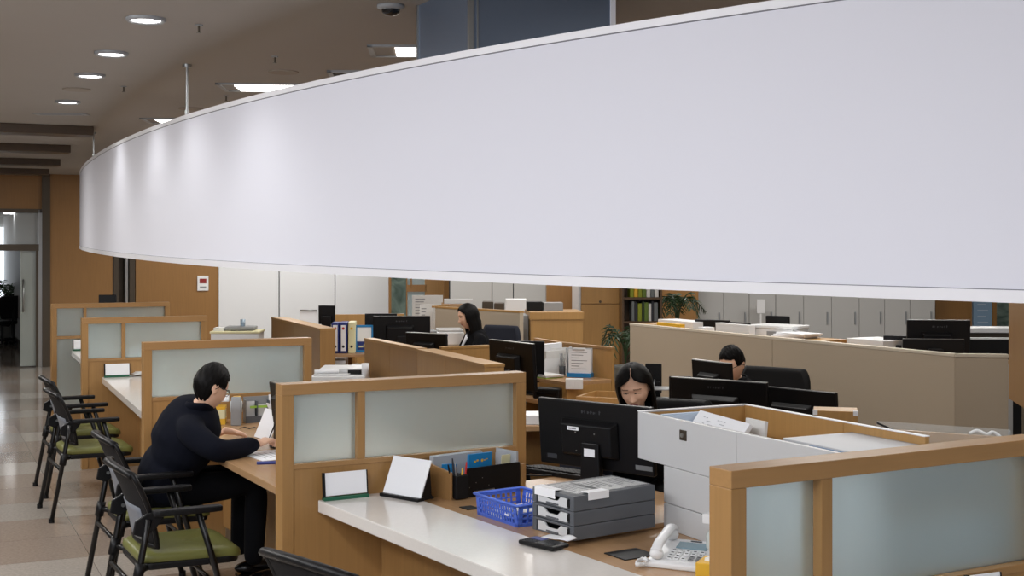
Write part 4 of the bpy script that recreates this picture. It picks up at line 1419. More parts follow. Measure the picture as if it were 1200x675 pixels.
# ---- station nearest the front: woman facing us
W1 = Vector((0.63, 6.62))
office_chair('black staff chair behind the woman who faces us', (0.82, 6.90), face((-0.30, -0.95)), 0.965, wd=0.19)
office_chair('navy staff chair back showing between the partition end and the large monitor', (0.145, 6.55), face((-0.8, -0.5)), 0.92, m_=NAVY, wd=0.2)
q = P(629, 498, 6.9)
one('file_box', MB().box(-0.10, 0, 0, 0.10, 0.2, 0.05), WHITE, 'white shallow box standing on the navy chair side table behind the large monitor', 'box', (q.x, 7.0, 0.845), R(5), bevel=0.003)
desk('small wooden side table behind the navy chair', (q.x, 6.95), R(5), 0.5, 0.4, 0.845)

# ---- low wooden wall in the middle with two stretches
b0, b1 = G(427, 396, 1.1), G(489, 408.2, 1.1)
low_wall('low_screen', 'brown wooden low screen left part, in front of the big black monitor', [b0, (b0 + b1) / 2, b1], 1.10, 0.07, WOOD, cap=WOODY, group='wooden low screens')
c0, c1 = G(489, 409, 1.1), G(568, 427, 1.1)
low_wall('low_screen', 'honey-coloured wooden low screen with a broad top, right of the brown screen', [c0, (c0 * 0.55 + c1 * 0.45), c1], 1.10, 0.13, WOODY, cap=WOODY, group='wooden low screens')
e0 = G(514, 406.5, 1.1)
e1 = e0 + VV * line_px(e0, AV, 574)
low_wall('low_screen', 'low wooden screen crossing in front of the woman in profile', [e0 + VV * 0.02, e1], 1.10, 0.04, WOODY, cap=WOODY, group='wooden low screens')

# ---- station in the middle right: two monitors, trays, document holder
desk('wooden desk with two monitors in front of the tall wood cabinet', (0.24, 8.88), R(-57), 1.0, 0.42, 0.75)
mB1 = P(572.5, 397.8, 9.0)
monitor(mB1, 0.55, 0.32, math.atan2(-0.84, 0.54), 0.75, 'black monitor in the middle, right end of the honey-coloured low screen', rim=True, tilt=4, logo=True)
mB2 = P(606, 399.6, 9.35)
monitor(mB2, 0.20, 0.30, R(-12), 0.75, 'second black monitor just behind the middle monitor', tilt=0, bulge=False)
k0, k1, k2 = G(626, 396, 1.1), G(654, 400.5, 1.1), G(717, 407, 1.1)
low_wall('low_screen', 'angled low wooden screen behind the document trays, before the tall cabinet', [k0, k1, k2], 1.10, 0.025, WOODY, cap=WOODH, group='wooden low screens')
kd = (k2 - k1).normalized()
ka = math.atan2(kd.y, kd.x)
# raised shelf along the screen
kl = (k2 - k1).length
t = thing('desk_shelf', 'raised wooden shelf below the document trays on the middle desk', 'shelf', (k1.x, k1.y, 0), ka)
obj('board', MB().box(-0.12, -0.40, 0.845, kl, -0.005, 0.87), WOODDESK, t, 0.002)
obj('end_panel', MB().box(kl - 0.34, -0.40, 0.0, kl, -0.005, 0.845), WOODY, t, 0.002)
kM = Matrix.Translation((k1.x, k1.y, 0.87)) @ Matrix.Rotation(ka, 4, 'Z')


def on_shelf(name, m, mm, label, cat, loc, e=(0, 0, 0), group=None, bev=0.001):
    o = obj(name, m, mm, None, bev)
    o.matrix_world = kM @ Mrot(loc, e)
    return tag(o, label, cat, group)


t = thing('document_tray', 'white upright document tray full of papers on the middle desk shelf', 'document tray', (0, 0, 0))
t.matrix_world = kM @ Matrix.Translation((-0.01, -0.24, 0.0))
obj('side_plate', MB().prism([(0, 0), (0.2, 0), (0.2, 0.2), (0.06, 0.2), (0, 0.11)], 0, 0.006, Matrix(((0, 0, 1, 0.0), (1, 0, 0, 0), (0, 1, 0, 0), (0, 0, 0, 1)))), WHITE, t)
obj('side_plate', MB().prism([(0, 0), (0.2, 0), (0.2, 0.2), (0.06, 0.2), (0, 0.11)], 0, 0.006, Matrix(((0, 0, 1, 0.17), (1, 0, 0, 0), (0, 1, 0, 0), (0, 0, 0, 1)))), WHITE, t)
obj('divider', MB().box(0.09, 0.02, 0, 0.096, 0.2, 0.17), WHITE, t)
obj('base', MB().box(0, 0, 0, 0.176, 0.2, 0.006).box(0, 0.194, 0, 0.176, 0.2, 0.19), GREYL, t)
for i, (x, h_, mm, lb) in enumerate(((0.012, 0.21, PAPER2, 'tall bundle of white papers at the left in the document tray'), (0.05, 0.19, GREYM, 'grey papers left of the divider in the document tray'), (0.105, 0.22, PAPER, 'white papers right of the divider in the document tray'), (0.14, 0.17, PAPER2, 'shorter papers at the right end of the document tray'))):
    on_shelf('paper_bundle', MB().box(0, 0, 0, 0.028, 0.17, h_), mm, lb, 'papers', (-0.01 + x, -0.22, 0.008), (R(3), R(4), 0))
q_ = (0.36, -0.16, 0.0)
t = thing('document_holder', 'upright document holder with a white page and blue foot on the middle desk shelf', 'document holder', (0, 0, 0))
t.matrix_world = kM @ Mrot(q_, (0, 0, R(38)))
obj('page', MB().box(0, -0.002, 0.03, 0.165, 0.002, 0.205), PAPER, t)
obj('blue_foot', MB().box(-0.01, -0.012, 0, 0.17, 0.07, 0.03), BLUEF, t, 0.002, label='blue foot')
obj('back_file', MB().box(-0.03, 0.02, 0.005, -0.022, 0.16, 0.21).box(-0.03, 0.07, 0.004, 0.16, 0.078, 0.21), GREYL, t)
m = MB()
for k in range(7):
    m.box(0.02, -0.003, 0.18 - 0.02 * k, 0.14 - 0.03 * (k % 3), -0.002, 0.184 - 0.02 * k)
obj('print', m, INK, t)
obj('clip', MB().box(0.03, -0.01, 0.2, 0.12, 0.05, 0.212), GREYL, t, 0.002)
on_shelf('pen_cup', MB().lathe([(0, 0), (0.022, 0), (0.024, 0.07), (0.021, 0.07), (0.02, 0.004), (0, 0.004)], 16), GREYD, 'small dark cup of pencils between tray and document holder', 'cup', (0.25, -0.14, 0))
for i in range(3):
    on_shelf('pencil', MB().tube([(0, 0, 0), (0, 0, 0.16)], 0.0035, 6), (GREYM, GREYD, METAL)[i], ('grey pencil leaning left in the small dark cup', 'dark pencil standing in the small dark cup', 'shiny pencil leaning right in the small dark cup')[i], 'pencil', (0.243 + 0.007 * i, -0.14, 0.004), (0, R(-8 + 8 * i), 0), 'pencils in the dark cup', 0)
for i, (mm, dz) in enumerate(((LIME, 0.0), (PAPER, 0.008), (PAPER2, 0.016))):
    on_shelf('paper_stack', MB().box(-0.12, -0.08, 0, 0.12, 0.08, 0.007), mm, ('lime green folder under the papers on the middle desk shelf', 'white sheets on the lime green folder', 'topmost off-white sheets over the lime green folder')[i], 'papers', (0.26 + 0.008 * i, -0.31 + 0.005 * i, dz), (0, 0, R(4 - 4 * i)), None, 0)
obj('board', MB().box(-0.25, -0.64, 0.845, 0.10, -0.40, 0.868), WOODDESK, bpy.data.objects['desk_shelf'], 0.002)
one('socket_box', MB().box(-0.06, -0.03, 0, 0.06, 0.03, 0.07).box(-0.035, -0.032, 0.015, -0.005, -0.03, 0.055).box(0.005, -0.032, 0.015, 0.035, -0.03, 0.055), WHITE, 'white socket box under the raised shelf on the middle desk', 'socket box', P(673, 455.5, 9.0) , R(-5), bevel=0.003)
t = thing('desk_printer', 'small black printer under the raised shelf on the middle desk', 'printer', P(642, 458, 9.05), R(-20))
t.location.z = 0.75
obj('body', MB().box(-0.10, -0.04, 0, 0.10, 0.10, 0.075), BLACK, t, 0.012, 3)
obj('paper_slot', MB().box(-0.07, -0.045, 0.03, 0.07, -0.038, 0.045), BLACKG, t)

# low wooden drawer block beside the woman who faces us
n0 = G(675, 464.5, 0.80)
t = thing('low_cabinet', 'low open wooden cabinet edge left of the woman who faces us', 'cabinet', (n0.x, n0.y, 0), R(-22))
obj('front', MB().box(0, 0, 0, 0.42, 0.02, 0.80), WOODY, t, 0.002)
obj('end', MB().box(0, 0.02, 0, 0.02, 0.4, 0.80), WOODY, t, 0.002)
obj('back', MB().box(0, 0.38, 0, 0.42, 0.40, 0.80), WOODY, t, 0.002)
obj('inner_floor', MB().box(0.02, 0.02, 0.55, 0.42, 0.38, 0.57), WOODY, t)

# ---- station of the man with glasses: three monitors
desk('staff desk under the three monitors of the man with glasses', (1.33, 7.15), R(-40), 1.5, 0.6)
monitor(P(785, 442, 7.7), 0.62, 0.35, math.atan2(-0.31, 0.458), 0.72, 'wide black monitor with light top edge in front of the man with glasses', rim=True, sticker=True, tilt=5, logo=True)
monitor(P(884, 451.5, 7.6), 0.56, 0.32, math.atan2(-0.32, 0.29), 0.72, 'black monitor right of the wide monitor, in front of the empty chair back', tilt=4)
monitor(P(810, 421, 8.35), 0.385, 0.28, math.atan2(-0.31, 0.18), 0.72, 'smaller black monitor hiding half the face of the man with glasses', rim=True, tilt=4)
desk('side desk carrying the smaller monitor before the man with glasses', (1.33, 8.15), R(-60), 0.6, 0.45, 0.72)
office_chair('big black padded chair back right of the man with glasses', (1.64, 8.68), face((-0.62, -0.78)), 0.985, wd=0.225)
monitor(P(756, 426, 8.6), 0.11, 0.2, R(-12), 0.72, 'black screen edge right behind the head of the woman facing us', tilt=0, bulge=False)
monitor(P(784, 441, 7.9), 0.14, 0.2, R(-8), 0.72, 'dark narrow screen left of the wide monitor', tilt=0, bulge=False)
desk('desk behind the woman facing us with grey letter trays', (0.93, 8.18), R(-20), 0.34, 0.5, 0.72)
t = thing('letter_tray', 'grey wire letter trays behind the woman who faces us', 'letter tray', P(776, 456, 8.3), R(-8))
t.location.z = 0.72
for k in range(3):
    obj('tray', MB().box(-0.06, 0, 0.07 * k + 0.03, 0.12, 0.2, 0.07 * k + 0.036).box(-0.06, 0, 0.07 * k + 0.03, -0.054, 0.2, 0.07 * k + 0.06).box(0.114, 0, 0.07 * k + 0.03, 0.12, 0.2, 0.07 * k + 0.06), GREYM, t)
obj('post', MB().box(-0.06, 0.19, 0, -0.052, 0.2, 0.22), METAL, t)
obj('post', MB().box(0.112, 0.19, 0, 0.12, 0.2, 0.22), METAL, t)
q = P(966, 487, 5.95)
t = thing('wooden_box', 'honey-coloured wooden box with white corners behind the grey cabinet', 'box', (P(953, 480, 5.95).x, 5.95, 0.72), R(-14))
zb = HC - (481 - HY) * 5.95 / F - 0.72
obj('body', MB().box(0, 0, 0, 0.20, 0.16, zb), WOODY, t, 0.002)
obj('corner', MB().box(-0.002, -0.002, zb - 0.02, 0.02, 0.02, zb + 0.002), PAPER, t)
obj('corner', MB().box(0.18, -0.002, zb - 0.02, 0.202, 0.02, zb + 0.002), PAPER, t)
desk('staff desk behind the grey cabinet under the wooden box', (1.50, 5.70), R(-40), 0.7, 0.5, 0.72)
one('white_cable', MB().tube(arc([(0, 0, 0), (0.03, 0.01, 0.010), (0.06, -0.01, 0.0), (0.085, 0.01, 0.006), (0.11, 0.0, -0.01)], 6), 0.006, 8), WHITE, 'white cable lying over the edge behind the acrylic screen', 'cable', P(1136, 508, 4.72), R(-10))
office_chair('dark chair at the far right edge of which only an arm shows over the partition', (2.02, 4.85), face((-0.9, 0.3)), 1.10)

# ---- beige screen across the right half and the things behind it
bs = [G(738, 378.7, 1.15), G(905, 394.7, 1.15), G(1119, 414.5, 1.15), G(1182, 415.2, 1.15)]
low_wall('beige_screen', 'long beige fabric screen in front of the grey lockers', bs, 1.15, 0.04, BEIGE, cap=mat('beige_cap', srgb(206, 196, 178), rough=0.5))
ld = (bs[1] - bs[0]).normalized()
ln = Vector((-ld.y, ld.x, 0))


def behind(px, off):
    """ground point behind the beige screen in column px, off metres behind it"""
    k = 0 if px < 905 else (1 if px < 1119 else 2)
    a, b = bs[k], bs[k + 1]
    d_ = Vector((b.x - a.x, b.y - a.y, 0)).normalized()
    a_ = Vector((a.x, a.y, 0)) + Vector((-d_.y, d_.x, 0)) * off
    ang = math.atan2(d_.y, d_.x)
    s_ = line_px(a_, ang, px)
    return Vector((a_.x + s_ * math.cos(ang), a_.y + s_ * math.sin(ang), 0)), ang


# low cupboards right behind the screen
for pa, pb, lb in ((742, 885, 'low cupboard right behind the left stretch of the beige screen'), (915, 1116, 'low cupboard right behind the right stretch of the beige screen')):
    p_a, a_a = behind(pa, 0.08)
    p_b, a_b = behind(pb, 0.08)
    v = p_b - p_a
    t = thing('low_cupboard', lb, 'cupboard', p_a, math.atan2(v.y, v.x), 'low cupboards behind the beige screen')
    obj('carcass', MB().box(0, 0.0, 0, v.length, 0.55, 1.05), WALLG, t)
    obj('top', MB().box(0, -0.01, 1.05, v.length, 0.56, 1.075), WOODY, t, 0.002)
LZ = 1.075


def over(name, px0, px1, ytop, off, depth, mm, label, cat, group=None, bev=0.002, dz=0.0):
    p, a = behind(px0, off)
    p2, _ = behind(px1, off)
    v_ = p2 - p
    zt_ = HC - (ytop - HY) * p.y / F
    return one(name, MB().box(0, 0, 0, v_.length, depth, zt_ - LZ - dz), mm, label, cat, (p.x, p.y, LZ + dz), math.atan2(v_.y, v_.x), group, bev)


over('paper_box', 771, 812, 374, 0.35, 0.2, WHITE, 'white paper box behind the yellow file on the beige screen', 'box')
over('file', 769.5, 797, 377.5, 0.16, 0.05, YELLOW, 'yellow file lying behind the left end of the beige screen', 'file')
over('wood_tray', 749, 771, 378.5, 0.30, 0.25, WOODY, 'small wooden tray at the far left end behind the beige screen', 'tray')
over('white_panel_box', 838.5, 878, 378, 0.16, 0.06, WHITE, 'white flat panel standing behind the beige screen above the man', 'panel')
over('small_paper', 818, 826, 383, 0.15, 0.1, PAPER, 'small white paper between black screen and yellow file', 'paper')


def mon_behind(px0, ytop, off, wd_, h_, label, dang=0.0, rim=False, logo=False, sticker=False):
    p, a = behind(px0, off)
    zt_ = HC - (ytop - HY) * p.y / F
    return monitor(Vector((p.x, p.y, zt_)), wd_, h_, a + dang, LZ, label, tilt=3, rim=rim, logo=logo, bulge=h_ > 0.2, sticker=None)


mon_behind(814, 374, 0.42, 0.34, 0.2, 'low black screen behind the beige screen, left of the white panel', R(25))
mon_behind(855, 377, 0.50, 0.26, 0.19, 'black screen peeping over the white panel')
mon_behind(897, 370, 0.48, 0.20, 0.17, 'small black monitor above the white printer', R(30))
p, a = behind(880, 0.22)
t = thing('printer', 'white desktop printer behind the beige screen below the small black monitor', 'printer', (p.x, p.y, LZ), a + R(18))
zt_ = HC - (380 - HY) * p.y / F - LZ
obj('body', MB().box(0, 0, 0, 0.38, 0.24, zt_ * 0.8), WHITE, t, 0.01, 3)
obj('lid', MB().box(-0.005, -0.005, zt_ * 0.8, 0.385, 0.245, zt_), WHITE, t, 0.006)
obj('panel', MB().box(0.15, -0.003, zt_ * 0.3, 0.24, 0, zt_ * 0.65), GREYM, t)
p, a = behind(900, 0.17)
t = thing('wood_tray', 'wooden tray of white papers behind the beige screen, right of the printer', 'tray', (p.x, p.y, LZ), a + R(12))
hz = HC - (393 - HY) * p.y / F - LZ
obj('tray', MB().box(0, 0, 0, 0.52, 0.3, 0.05), WOODY, t, 0.002)
for i in range(3):
    o = one('loose_sheet', MB().box(0, 0, 0, 0.3, 0.2, 0.012), PAPER, 'white sheets in the wooden tray behind the beige screen, ' + ('bottom pile', 'middle pile', 'top pile')[i], 'papers', (p.x + 0.05 * math.cos(a) + 0.02 * i, p.y + 0.05 * math.sin(a) + 0.05, LZ + 0.052 + 0.013 * i), a + R(18 - 7 * i), 'sheets in the wooden tray')
over('flat_box', 992, 1035, 396, 0.2, 0.3, WHITE, 'flat white box behind the beige screen, left of the black monitors', 'box')
pr, ar = behind(1063, 0.30)
monitor(Vector((pr.x, pr.y, HC - (375 - HY) * pr.y / F)), 0.42, 0.30, R(-8), LZ, 'large black monitor with a light top edge over the right end of the beige screen', rim=True, logo=True, tilt=3)
pr, ar = behind(1058, 0.17)
t = monitor(Vector((pr.x, pr.y, HC - (397 - HY) * pr.y / F)), 0.40, 0.12, R(-9), LZ, 'lower black screen with a white label in front of the large right monitor', rim=True, tilt=0, bulge=False)
obj('label_sticker', MB().box(0.17, -0.002, 0.0, 0.33, 0, 0.028), GREYL, t, label='pale grey label')
pr, ar = behind(1035, 0.30)
monitor(Vector((pr.x, pr.y, HC - (393 - HY) * pr.y / F)), 0.16, 0.12, R(-25), LZ, 'small black screen left of the two right monitors', tilt=0, bulge=False)
pr = P(1126, 398, 8.9)
t = thing('reception_ledge', 'black ledge with a white top at the right end behind the beige screen', 'ledge', (pr.x, pr.y, 0), R(-3))
zl = HC - (398 - HY) * 8.9 / F
obj('black_front', MB().box(0, 0, 0, 0.55, 0.05, zl), BLACKM, t, 0.002)
obj('edge', MB().box(0, -0.004, zl, 0.55, 0.06, zl + 0.012), GREYL, t)
obj('shelf_back', MB().box(0, 0.3, 0, 0.55, 0.34, zl + 0.03), METALD, t)
obj('white_top', MB().box(0, 0.28, zl + 0.03, 0.55, 0.5, zl + 0.065), WHITE, t, 0.003)

# wood-clad cabinet hanging at the right edge
a1 = P(1182, 467, 7.3)
a2 = P(1206, 489, 6.7)
v = Vector((a2.x - a1.x, a2.y - a1.y, 0))
t = thing('wood_pillar', 'wood-clad pillar with a dark recessed foot at the far right', 'pillar', (a1.x, a1.y, 0), math.atan2(v.y, v.x))
obj('cladding', MB().box(0, 0, a1.z, 1.2, 0.7, CEIL), WOODW, t, 0.003)
obj('recessed_foot', MB().box(0.06, 0.06, 0, 1.14, 0.64, a1.z), METALD, t)

# ---- lockers along the back on the right
LK = Vector((P(818, 0, 18.5).x, 18.5, 0))
la = R(4)
lpx = [818, 878, 909, 1007, 1096]
for i in range(4):
    s0_, s1_ = line_px(LK, la, lpx[i]), line_px(LK, la, lpx[i + 1])
    p = LK + Vector((math.cos(la), math.sin(la), 0)) * s0_
    t = thing('locker', 'tall pale grey locker, ' + ('first from the bookcase side', 'second from the bookcase, with a small white box on its door', 'third from the bookcase, above the paper tray', 'fourth from the bookcase, behind the right monitors')[i], 'locker', p, la, 'pale lockers along the back')
    Lw = s1_ - s0_
    obj('carcass', MB().box(0.004, 0.02, 0, Lw - 0.004, 0.5, 2.6), WALLG, t)
    nd = max(1, round(Lw / 0.40))
    for k in range(nd):
        x0_, x1_ = Lw * k / nd + 0.004, Lw * (k + 1) / nd - 0.004
        dd = obj('door', MB().box(x0_, 0, 0.08, x1_, 0.02, 2.58), WALLG, t, 0.002)
        obj('handle', MB().box(x1_ - 0.07, -0.02, 0.72, x1_ - 0.05, 0.0, 0.90), METAL, dd, 0.002)
q = P(891, 359, 18.38)
one('wall_box', MB().box(-0.06, -0.04, -0.1, 0.06, 0.0, 0.1).box(-0.012, -0.03, -0.4, 0.012, 0, -0.1), WHITE, 'small white control box on the grey locker door', 'control box', q, la, bevel=0.004)
# wall strip beyond the lockers
WR = Vector((P(1096, 0, 19.2).x, 19.2, 0))


def strip(px0, px1, z0, z1, mm, name, y=0.0):
    s0_, s1_ = line_px(WR, R(3), px0), line_px(WR, R(3), px1)
    o = struct(name, MB().box(s0_, y, z0, s1_, y + 0.1, z1), mm)
    o.location = WR
    o.rotation_euler = (0, 0, R(3))
    return o


strip(1096.5, 1139, 0, CEIL, WOODW, 'wall_right_wood')
strip(1163, 1168, 0, CEIL, WOODW, 'trim_1')
strip(1168, 1250, 0, CEIL, TEALG, 'window_2')
strip(1139, 1163, 0, CEIL, WALLW, 'wall_right_white', 0.04)
s0_, s1_ = line_px(WR, R(3), 1140.5), line_px(WR, R(3), 1162)
t = thing('wall_poster', 'pale blue poster with a red line on the far right wall', 'poster', WR, R(3))
obj('sheet', MB().box(s0_, -0.01, 0.5, s1_, 0.038, 1.6), mat('pale_blue_poster', srgb(130, 158, 184), rough=0.6), t)
obj('print', MB().box(s0_ + 0.07, -0.013, 1.13, s1_ - 0.07, -0.01, 1.17), mat('poster_red', srgb(190, 110, 110), rough=0.6), t, label='faded red line')
obj('print', MB().box(s0_ + 0.09, -0.013, 1.30, s1_ - 0.09, -0.01, 1.35), mat('poster_yellow', srgb(200, 180, 110), rough=0.6), t, label='faded yellow line')
m = MB()
for k in range(4):
    m.box(s0_ + 0.06, -0.013, 0.70 + 0.09 * k, s1_ - 0.06 - 0.03 * (k % 2), -0.01, 0.72 + 0.09 * k)
obj('print_line', m, mat('poster_white', srgb(172, 190, 206), rough=0.6), t)

# ---- tall wooden cabinet, bookcase and plants in the middle back
TC = Vector((P(680.5, 0, 15.6).x, 15.6, 0))
t = thing('tall_cabinet', 'tall wooden cabinet with two doors and a pale left edge in the middle back', 'cabinet', TC, R(6))
Lw = line_px(TC, R(6), 726)
zs = HC - (356.5 - HY) * 15.6 / F
obj('carcass', MB().box(0, 0.02, 0, Lw, 0.6, 2.5), WOODY, t)
dd = obj('door', MB().box(0.005, 0, zs + 0.006, Lw - 0.004, 0.02, 2.5), WOODY, t, 0.002, label='upper door')
obj('keyhole', MB().cyl((0, 0, 0), 0.016, 0.006, 12, Mrot((Lw * 0.5, -0.001, zs + 0.03), (R90, 0, 0))), METALD, dd)
obj('door', MB().box(0.005, 0, 0.05, Lw - 0.004, 0.02, zs - 0.006), WOODY, t, 0.002, label='lower door')
obj('pale_edge', MB().box(-0.03, -0.005, 0, 0.0, 0.5, 2.5), GREYL, t, label='pale metal edge')
TC2 = Vector((P(640.5, 0, 16.4).x, 16.4, 0))
L2 = line_px(TC2, R(4), 679)
struct('wall_back_wood', MB().box(0, 0, 0, L2, 0.3, CEIL), WOODW).location = TC2
# pale wall with joints left of it
PW = Vector((P(527, 0, 17.6).x, 17.6, 0))
t = thing('wall_middle', None, None, PW, R(2))
t['kind'] = 'structure'
pxs = [527, 576.5, 601.5, 640]
for a, b in zip(pxs, pxs[1:]):
    obj('pale_panel', MB().box(line_px(PW, R(2), a + .6), 0, 0, line_px(PW, R(2), b - .4), 0.1, CEIL), WALLG, t, 0.003)
obj('backing', MB().box(line_px(PW, R(2), 526), 0.06, 0, line_px(PW, R(2), 641), 0.12, CEIL), INKD, t)
# glazed wood-framed stretch at left of the pale wall
GW = Vector((P(455.5, 0, 18.4).x, 18.4, 0))
gx_ = lambda px: line_px(GW, R(8), px)
t = thing('window_3', None, None, GW, R(8))
t['kind'] = 'structure'
obj('teal_pane', MB().box(gx_(458.5), 0.03, 0, gx_(476), 0.05, 2.6), TEALG, t)
m = bpy.data.materials['teal_patterned_glass']
nz = m.node_tree.nodes.new('ShaderNodeTexNoise')
nz.inputs['Scale'].default_value = 3.2
nz.inputs['Distortion'].default_value = 2.0
cr = m.node_tree.nodes.new('ShaderNodeValToRGB')
cr.color_ramp.elements[0].color = srgb(70, 92, 84)
cr.color_ramp.elements[1].color = srgb(150, 170, 160)
cr.color_ramp.elements[0].position, cr.color_ramp.elements[1].position = 0.35, 0.7
tcn = m.node_tree.nodes.new('ShaderNodeTexCoord')
m.node_tree.links.new(tcn.outputs['Object'], nz.inputs['Vector'])
m.node_tree.links.new(nz.outputs['Fac'], cr.inputs['Fac'])
m.node_tree.links.new(cr.outputs['Color'], m.node_tree.nodes['Principled BSDF'].inputs['Base Color'])
obj('pane', MB().box(gx_(476), 0.05, 0, gx_(500), 0.07, 2.6), FROST, t)
obj('frame', MB().box(gx_(455.5), 0, 0, gx_(458.5), 0.1, 2.7).box(gx_(476), 0, 0, gx_(477.5), 0.1, 2.7), WOODW, t)
zc = HC - (338 - HY) * 18.4 / F
obj('cross_rail', MB().box(gx_(477.5), 0.0, zc - 0.05, gx_(500), 0.1, zc + 0.05).box(gx_(481), 0.0, zc, gx_(483), 0.08, 2.6), WOODW, t)
obj('wood_leaf', MB().box(gx_(498), 0.0, 0, gx_(520), 0.1, 2.7), WOOD, t)
obj('wood_post', MB().box(gx_(520), -0.05, 0, gx_(528.5), 0.12, CEIL), WOODW, t)
# wooden wall right of the bookcase
BW_ = Vector((P(756, 0, 17.8).x, 17.8, 0))
struct('wall_back_panel', MB().box(0, 0, 0, line_px(BW_, 0, 818.5), 0.2, CEIL), WOODW).location = BW_

# bookcase with binders
BC = Vector((P(729, 0, 15.4).x, 15.4, 0))
Lb = line_px(BC, R(3), 776)
t = thing('bookcase', 'dark wooden bookcase of binders between the tall cabinet and the beige screen', 'bookcase', BC, R(3))
z_a = HC - (376.5 - HY) * 15.4 / F
z_b = HC - (348.5 - HY) * 15.4 / F
DARKW = wood('dark_bookcase_wood', srgb(92, 70, 48))
obj('side', MB().box(0, 0, 0, 0.025, 0.34, 2.1), DARKW, t)
obj('side', MB().box(Lb - 0.025, 0, 0, Lb, 0.34, 2.1), DARKW, t)
obj('back', MB().box(0.025, 0.32, 0, Lb - 0.025, 0.34, 2.1), DARKW, t)
for z in (0.25, 0.6, z_a - 0.025, z_b - 0.025, z_b + 0.32, 2.075):
    obj('shelf', MB().box(0.025, 0.005, z, Lb - 0.025, 0.32, z + 0.025), DARKW, t)
cM = Matrix.Translation(BC) @ Matrix.Rotation(R(3), 4, 'Z')
DKG = mat('dark_green_binder', srgb(40, 56, 34), rough=0.5)
YG = mat('yellow_green_binder', srgb(136, 146, 30), rough=0.5)
GRB = mat('grey_binder', srgb(110, 116, 118), rough=0.5)
x = 0.12
for i, (mm, w_) in enumerate(((GRB, 0.035), (INKD, 0.04), (YG, 0.05), (DKG, 0.03), (mat('green_binder', srgb(96, 120, 44), rough=0.5), 0.05), (PAPER2, 0.035), (INKD, 0.03), (GRB, 0.05), (INKD, 0.03), (PAPER2, 0.035))):
    if x + w_ > Lb - 0.03:
        break
    o = obj('binder', MB().box(0, 0, 0, w_ - 0.003, 0.22, 0.235 - 0.012 * (i % 3)), mm, None, 0.003)
    o.matrix_world = cM @ Matrix.Translation((x, 0.02, z_a))
    tag(o, ('grey', 'dark', 'yellow-green', 'dark green', 'leaf green', 'white', 'black', 'broad grey', 'slim black', 'last white')[i] + ' binder on the middle bookcase shelf', 'binder', 'binders on the middle bookcase shelf')
    x += w_
x = 0.10
for i, mm in enumerate((YG, YELLOW, YG, bpy.data.materials['green_binder'], PAPER2, GRB, PAPER2)):
    o = obj('binder', MB().box(0, 0, 0, 0.045, 0.22, 0.24), mm, None, 0.003)
    o.matrix_world = cM @ Matrix.Translation((x, 0.02, z_b))
    tag(o, ('first yellow-green', 'yellow', 'second yellow-green', 'green', 'first white', 'grey', 'rightmost white')[i] + ' binder on the upper bookcase shelf', 'binder', 'binders on the upper bookcase shelf')
    x += 0.05


def palm(label, base, ph, pr_, stem, n, ln_, droop, seed, name='potted_palm', hang=False):
    rnd = random.Random(seed)
    t = thing(name, label, 'plant', base, 0)
    obj('pot', MB().lathe([(0, 0), (pr_ * 0.75, 0), (pr_, ph * 0.95), (pr_ * 1.05, ph), (pr_ * 0.92, ph), (pr_ * 0.88, ph * 0.9), (0, ph * 0.9)], 20), POTM, t)
    st = MB()
    for k in range(n):
        a = 2 * math.pi * k / n + rnd.uniform(-0.3, 0.3)
        up = rnd.uniform(0.5, 1.0) * ln_ * (0.3 if hang else 0.9)
        out = ln_ * rnd.uniform(0.5, 0.85)
        dr = droop * rnd.uniform(0.6, 1.2)
        p0 = Vector((0, 0, ph * 0.9))
        p1 = Vector((0.03 * math.cos(a), 0.03 * math.sin(a), ph + stem))
        p2 = p1 + Vector((out * 0.5 * math.cos(a), out * 0.5 * math.sin(a), up * 0.6))
        p3 = p1 + Vector((out * math.cos(a), out * math.sin(a), up * 0.6 - dr))
        c = arc([p0, p1, p2, p3], 6)
        fr = MB()
        fr.tube(c, 0.006, 5)
        sd = Vector((-math.sin(a), math.cos(a), 0))
        m0 = 7
        for j in range(m0, len(c)):
            u = (j - m0) / (len(c) - m0)
            l = ln_ * 0.30 * math.sin(math.pi * (0.15 + 0.8 * u)) + 0.02
            tg = (c[j] - c[j - 1]).normalized()
            for s in (-1, 1):
                tip = c[j] + sd * s * l * 0.8 + tg * l * 0.6 - Vector((0, 0, l * 0.35))
                mid = (c[j] + tip) / 2 + Vector((0, 0, 0.01))
                wv = tg * 0.014
                fr._add([c[j] - wv * .4, c[j] + wv * .4, mid + wv, tip, mid - wv], [(0, 1, 2, 3, 4)])
        obj('frond', fr, LEAF, t)
    return t


palm('potted palm with drooping leaves in a grey pot beside the tall wooden cabinet', (P(733, 0, 14.2).x, 14.2, 0), 0.52, 0.13, 0.22, 9, 0.42, 0.34, 3)
pf = cM @ Vector((Lb + 0.22, 0.2, 0))
palm('leafy potted palm standing right of the bookcase above the beige screen', (pf.x, pf.y, 0), 0.5, 0.14, 0.55, 10, 0.42, 0.20, 8)
pz = cM @ Vector((Lb * 0.5, 0.16, 0))
palm('dark trailing plant on the topmost shelf of the bookcase', (pz.x, pz.y - 0.02, z_b + 0.345), 0.12, 0.09, 0.02, 9, 0.30, 0.28, 12, 'trailing_plant', True)

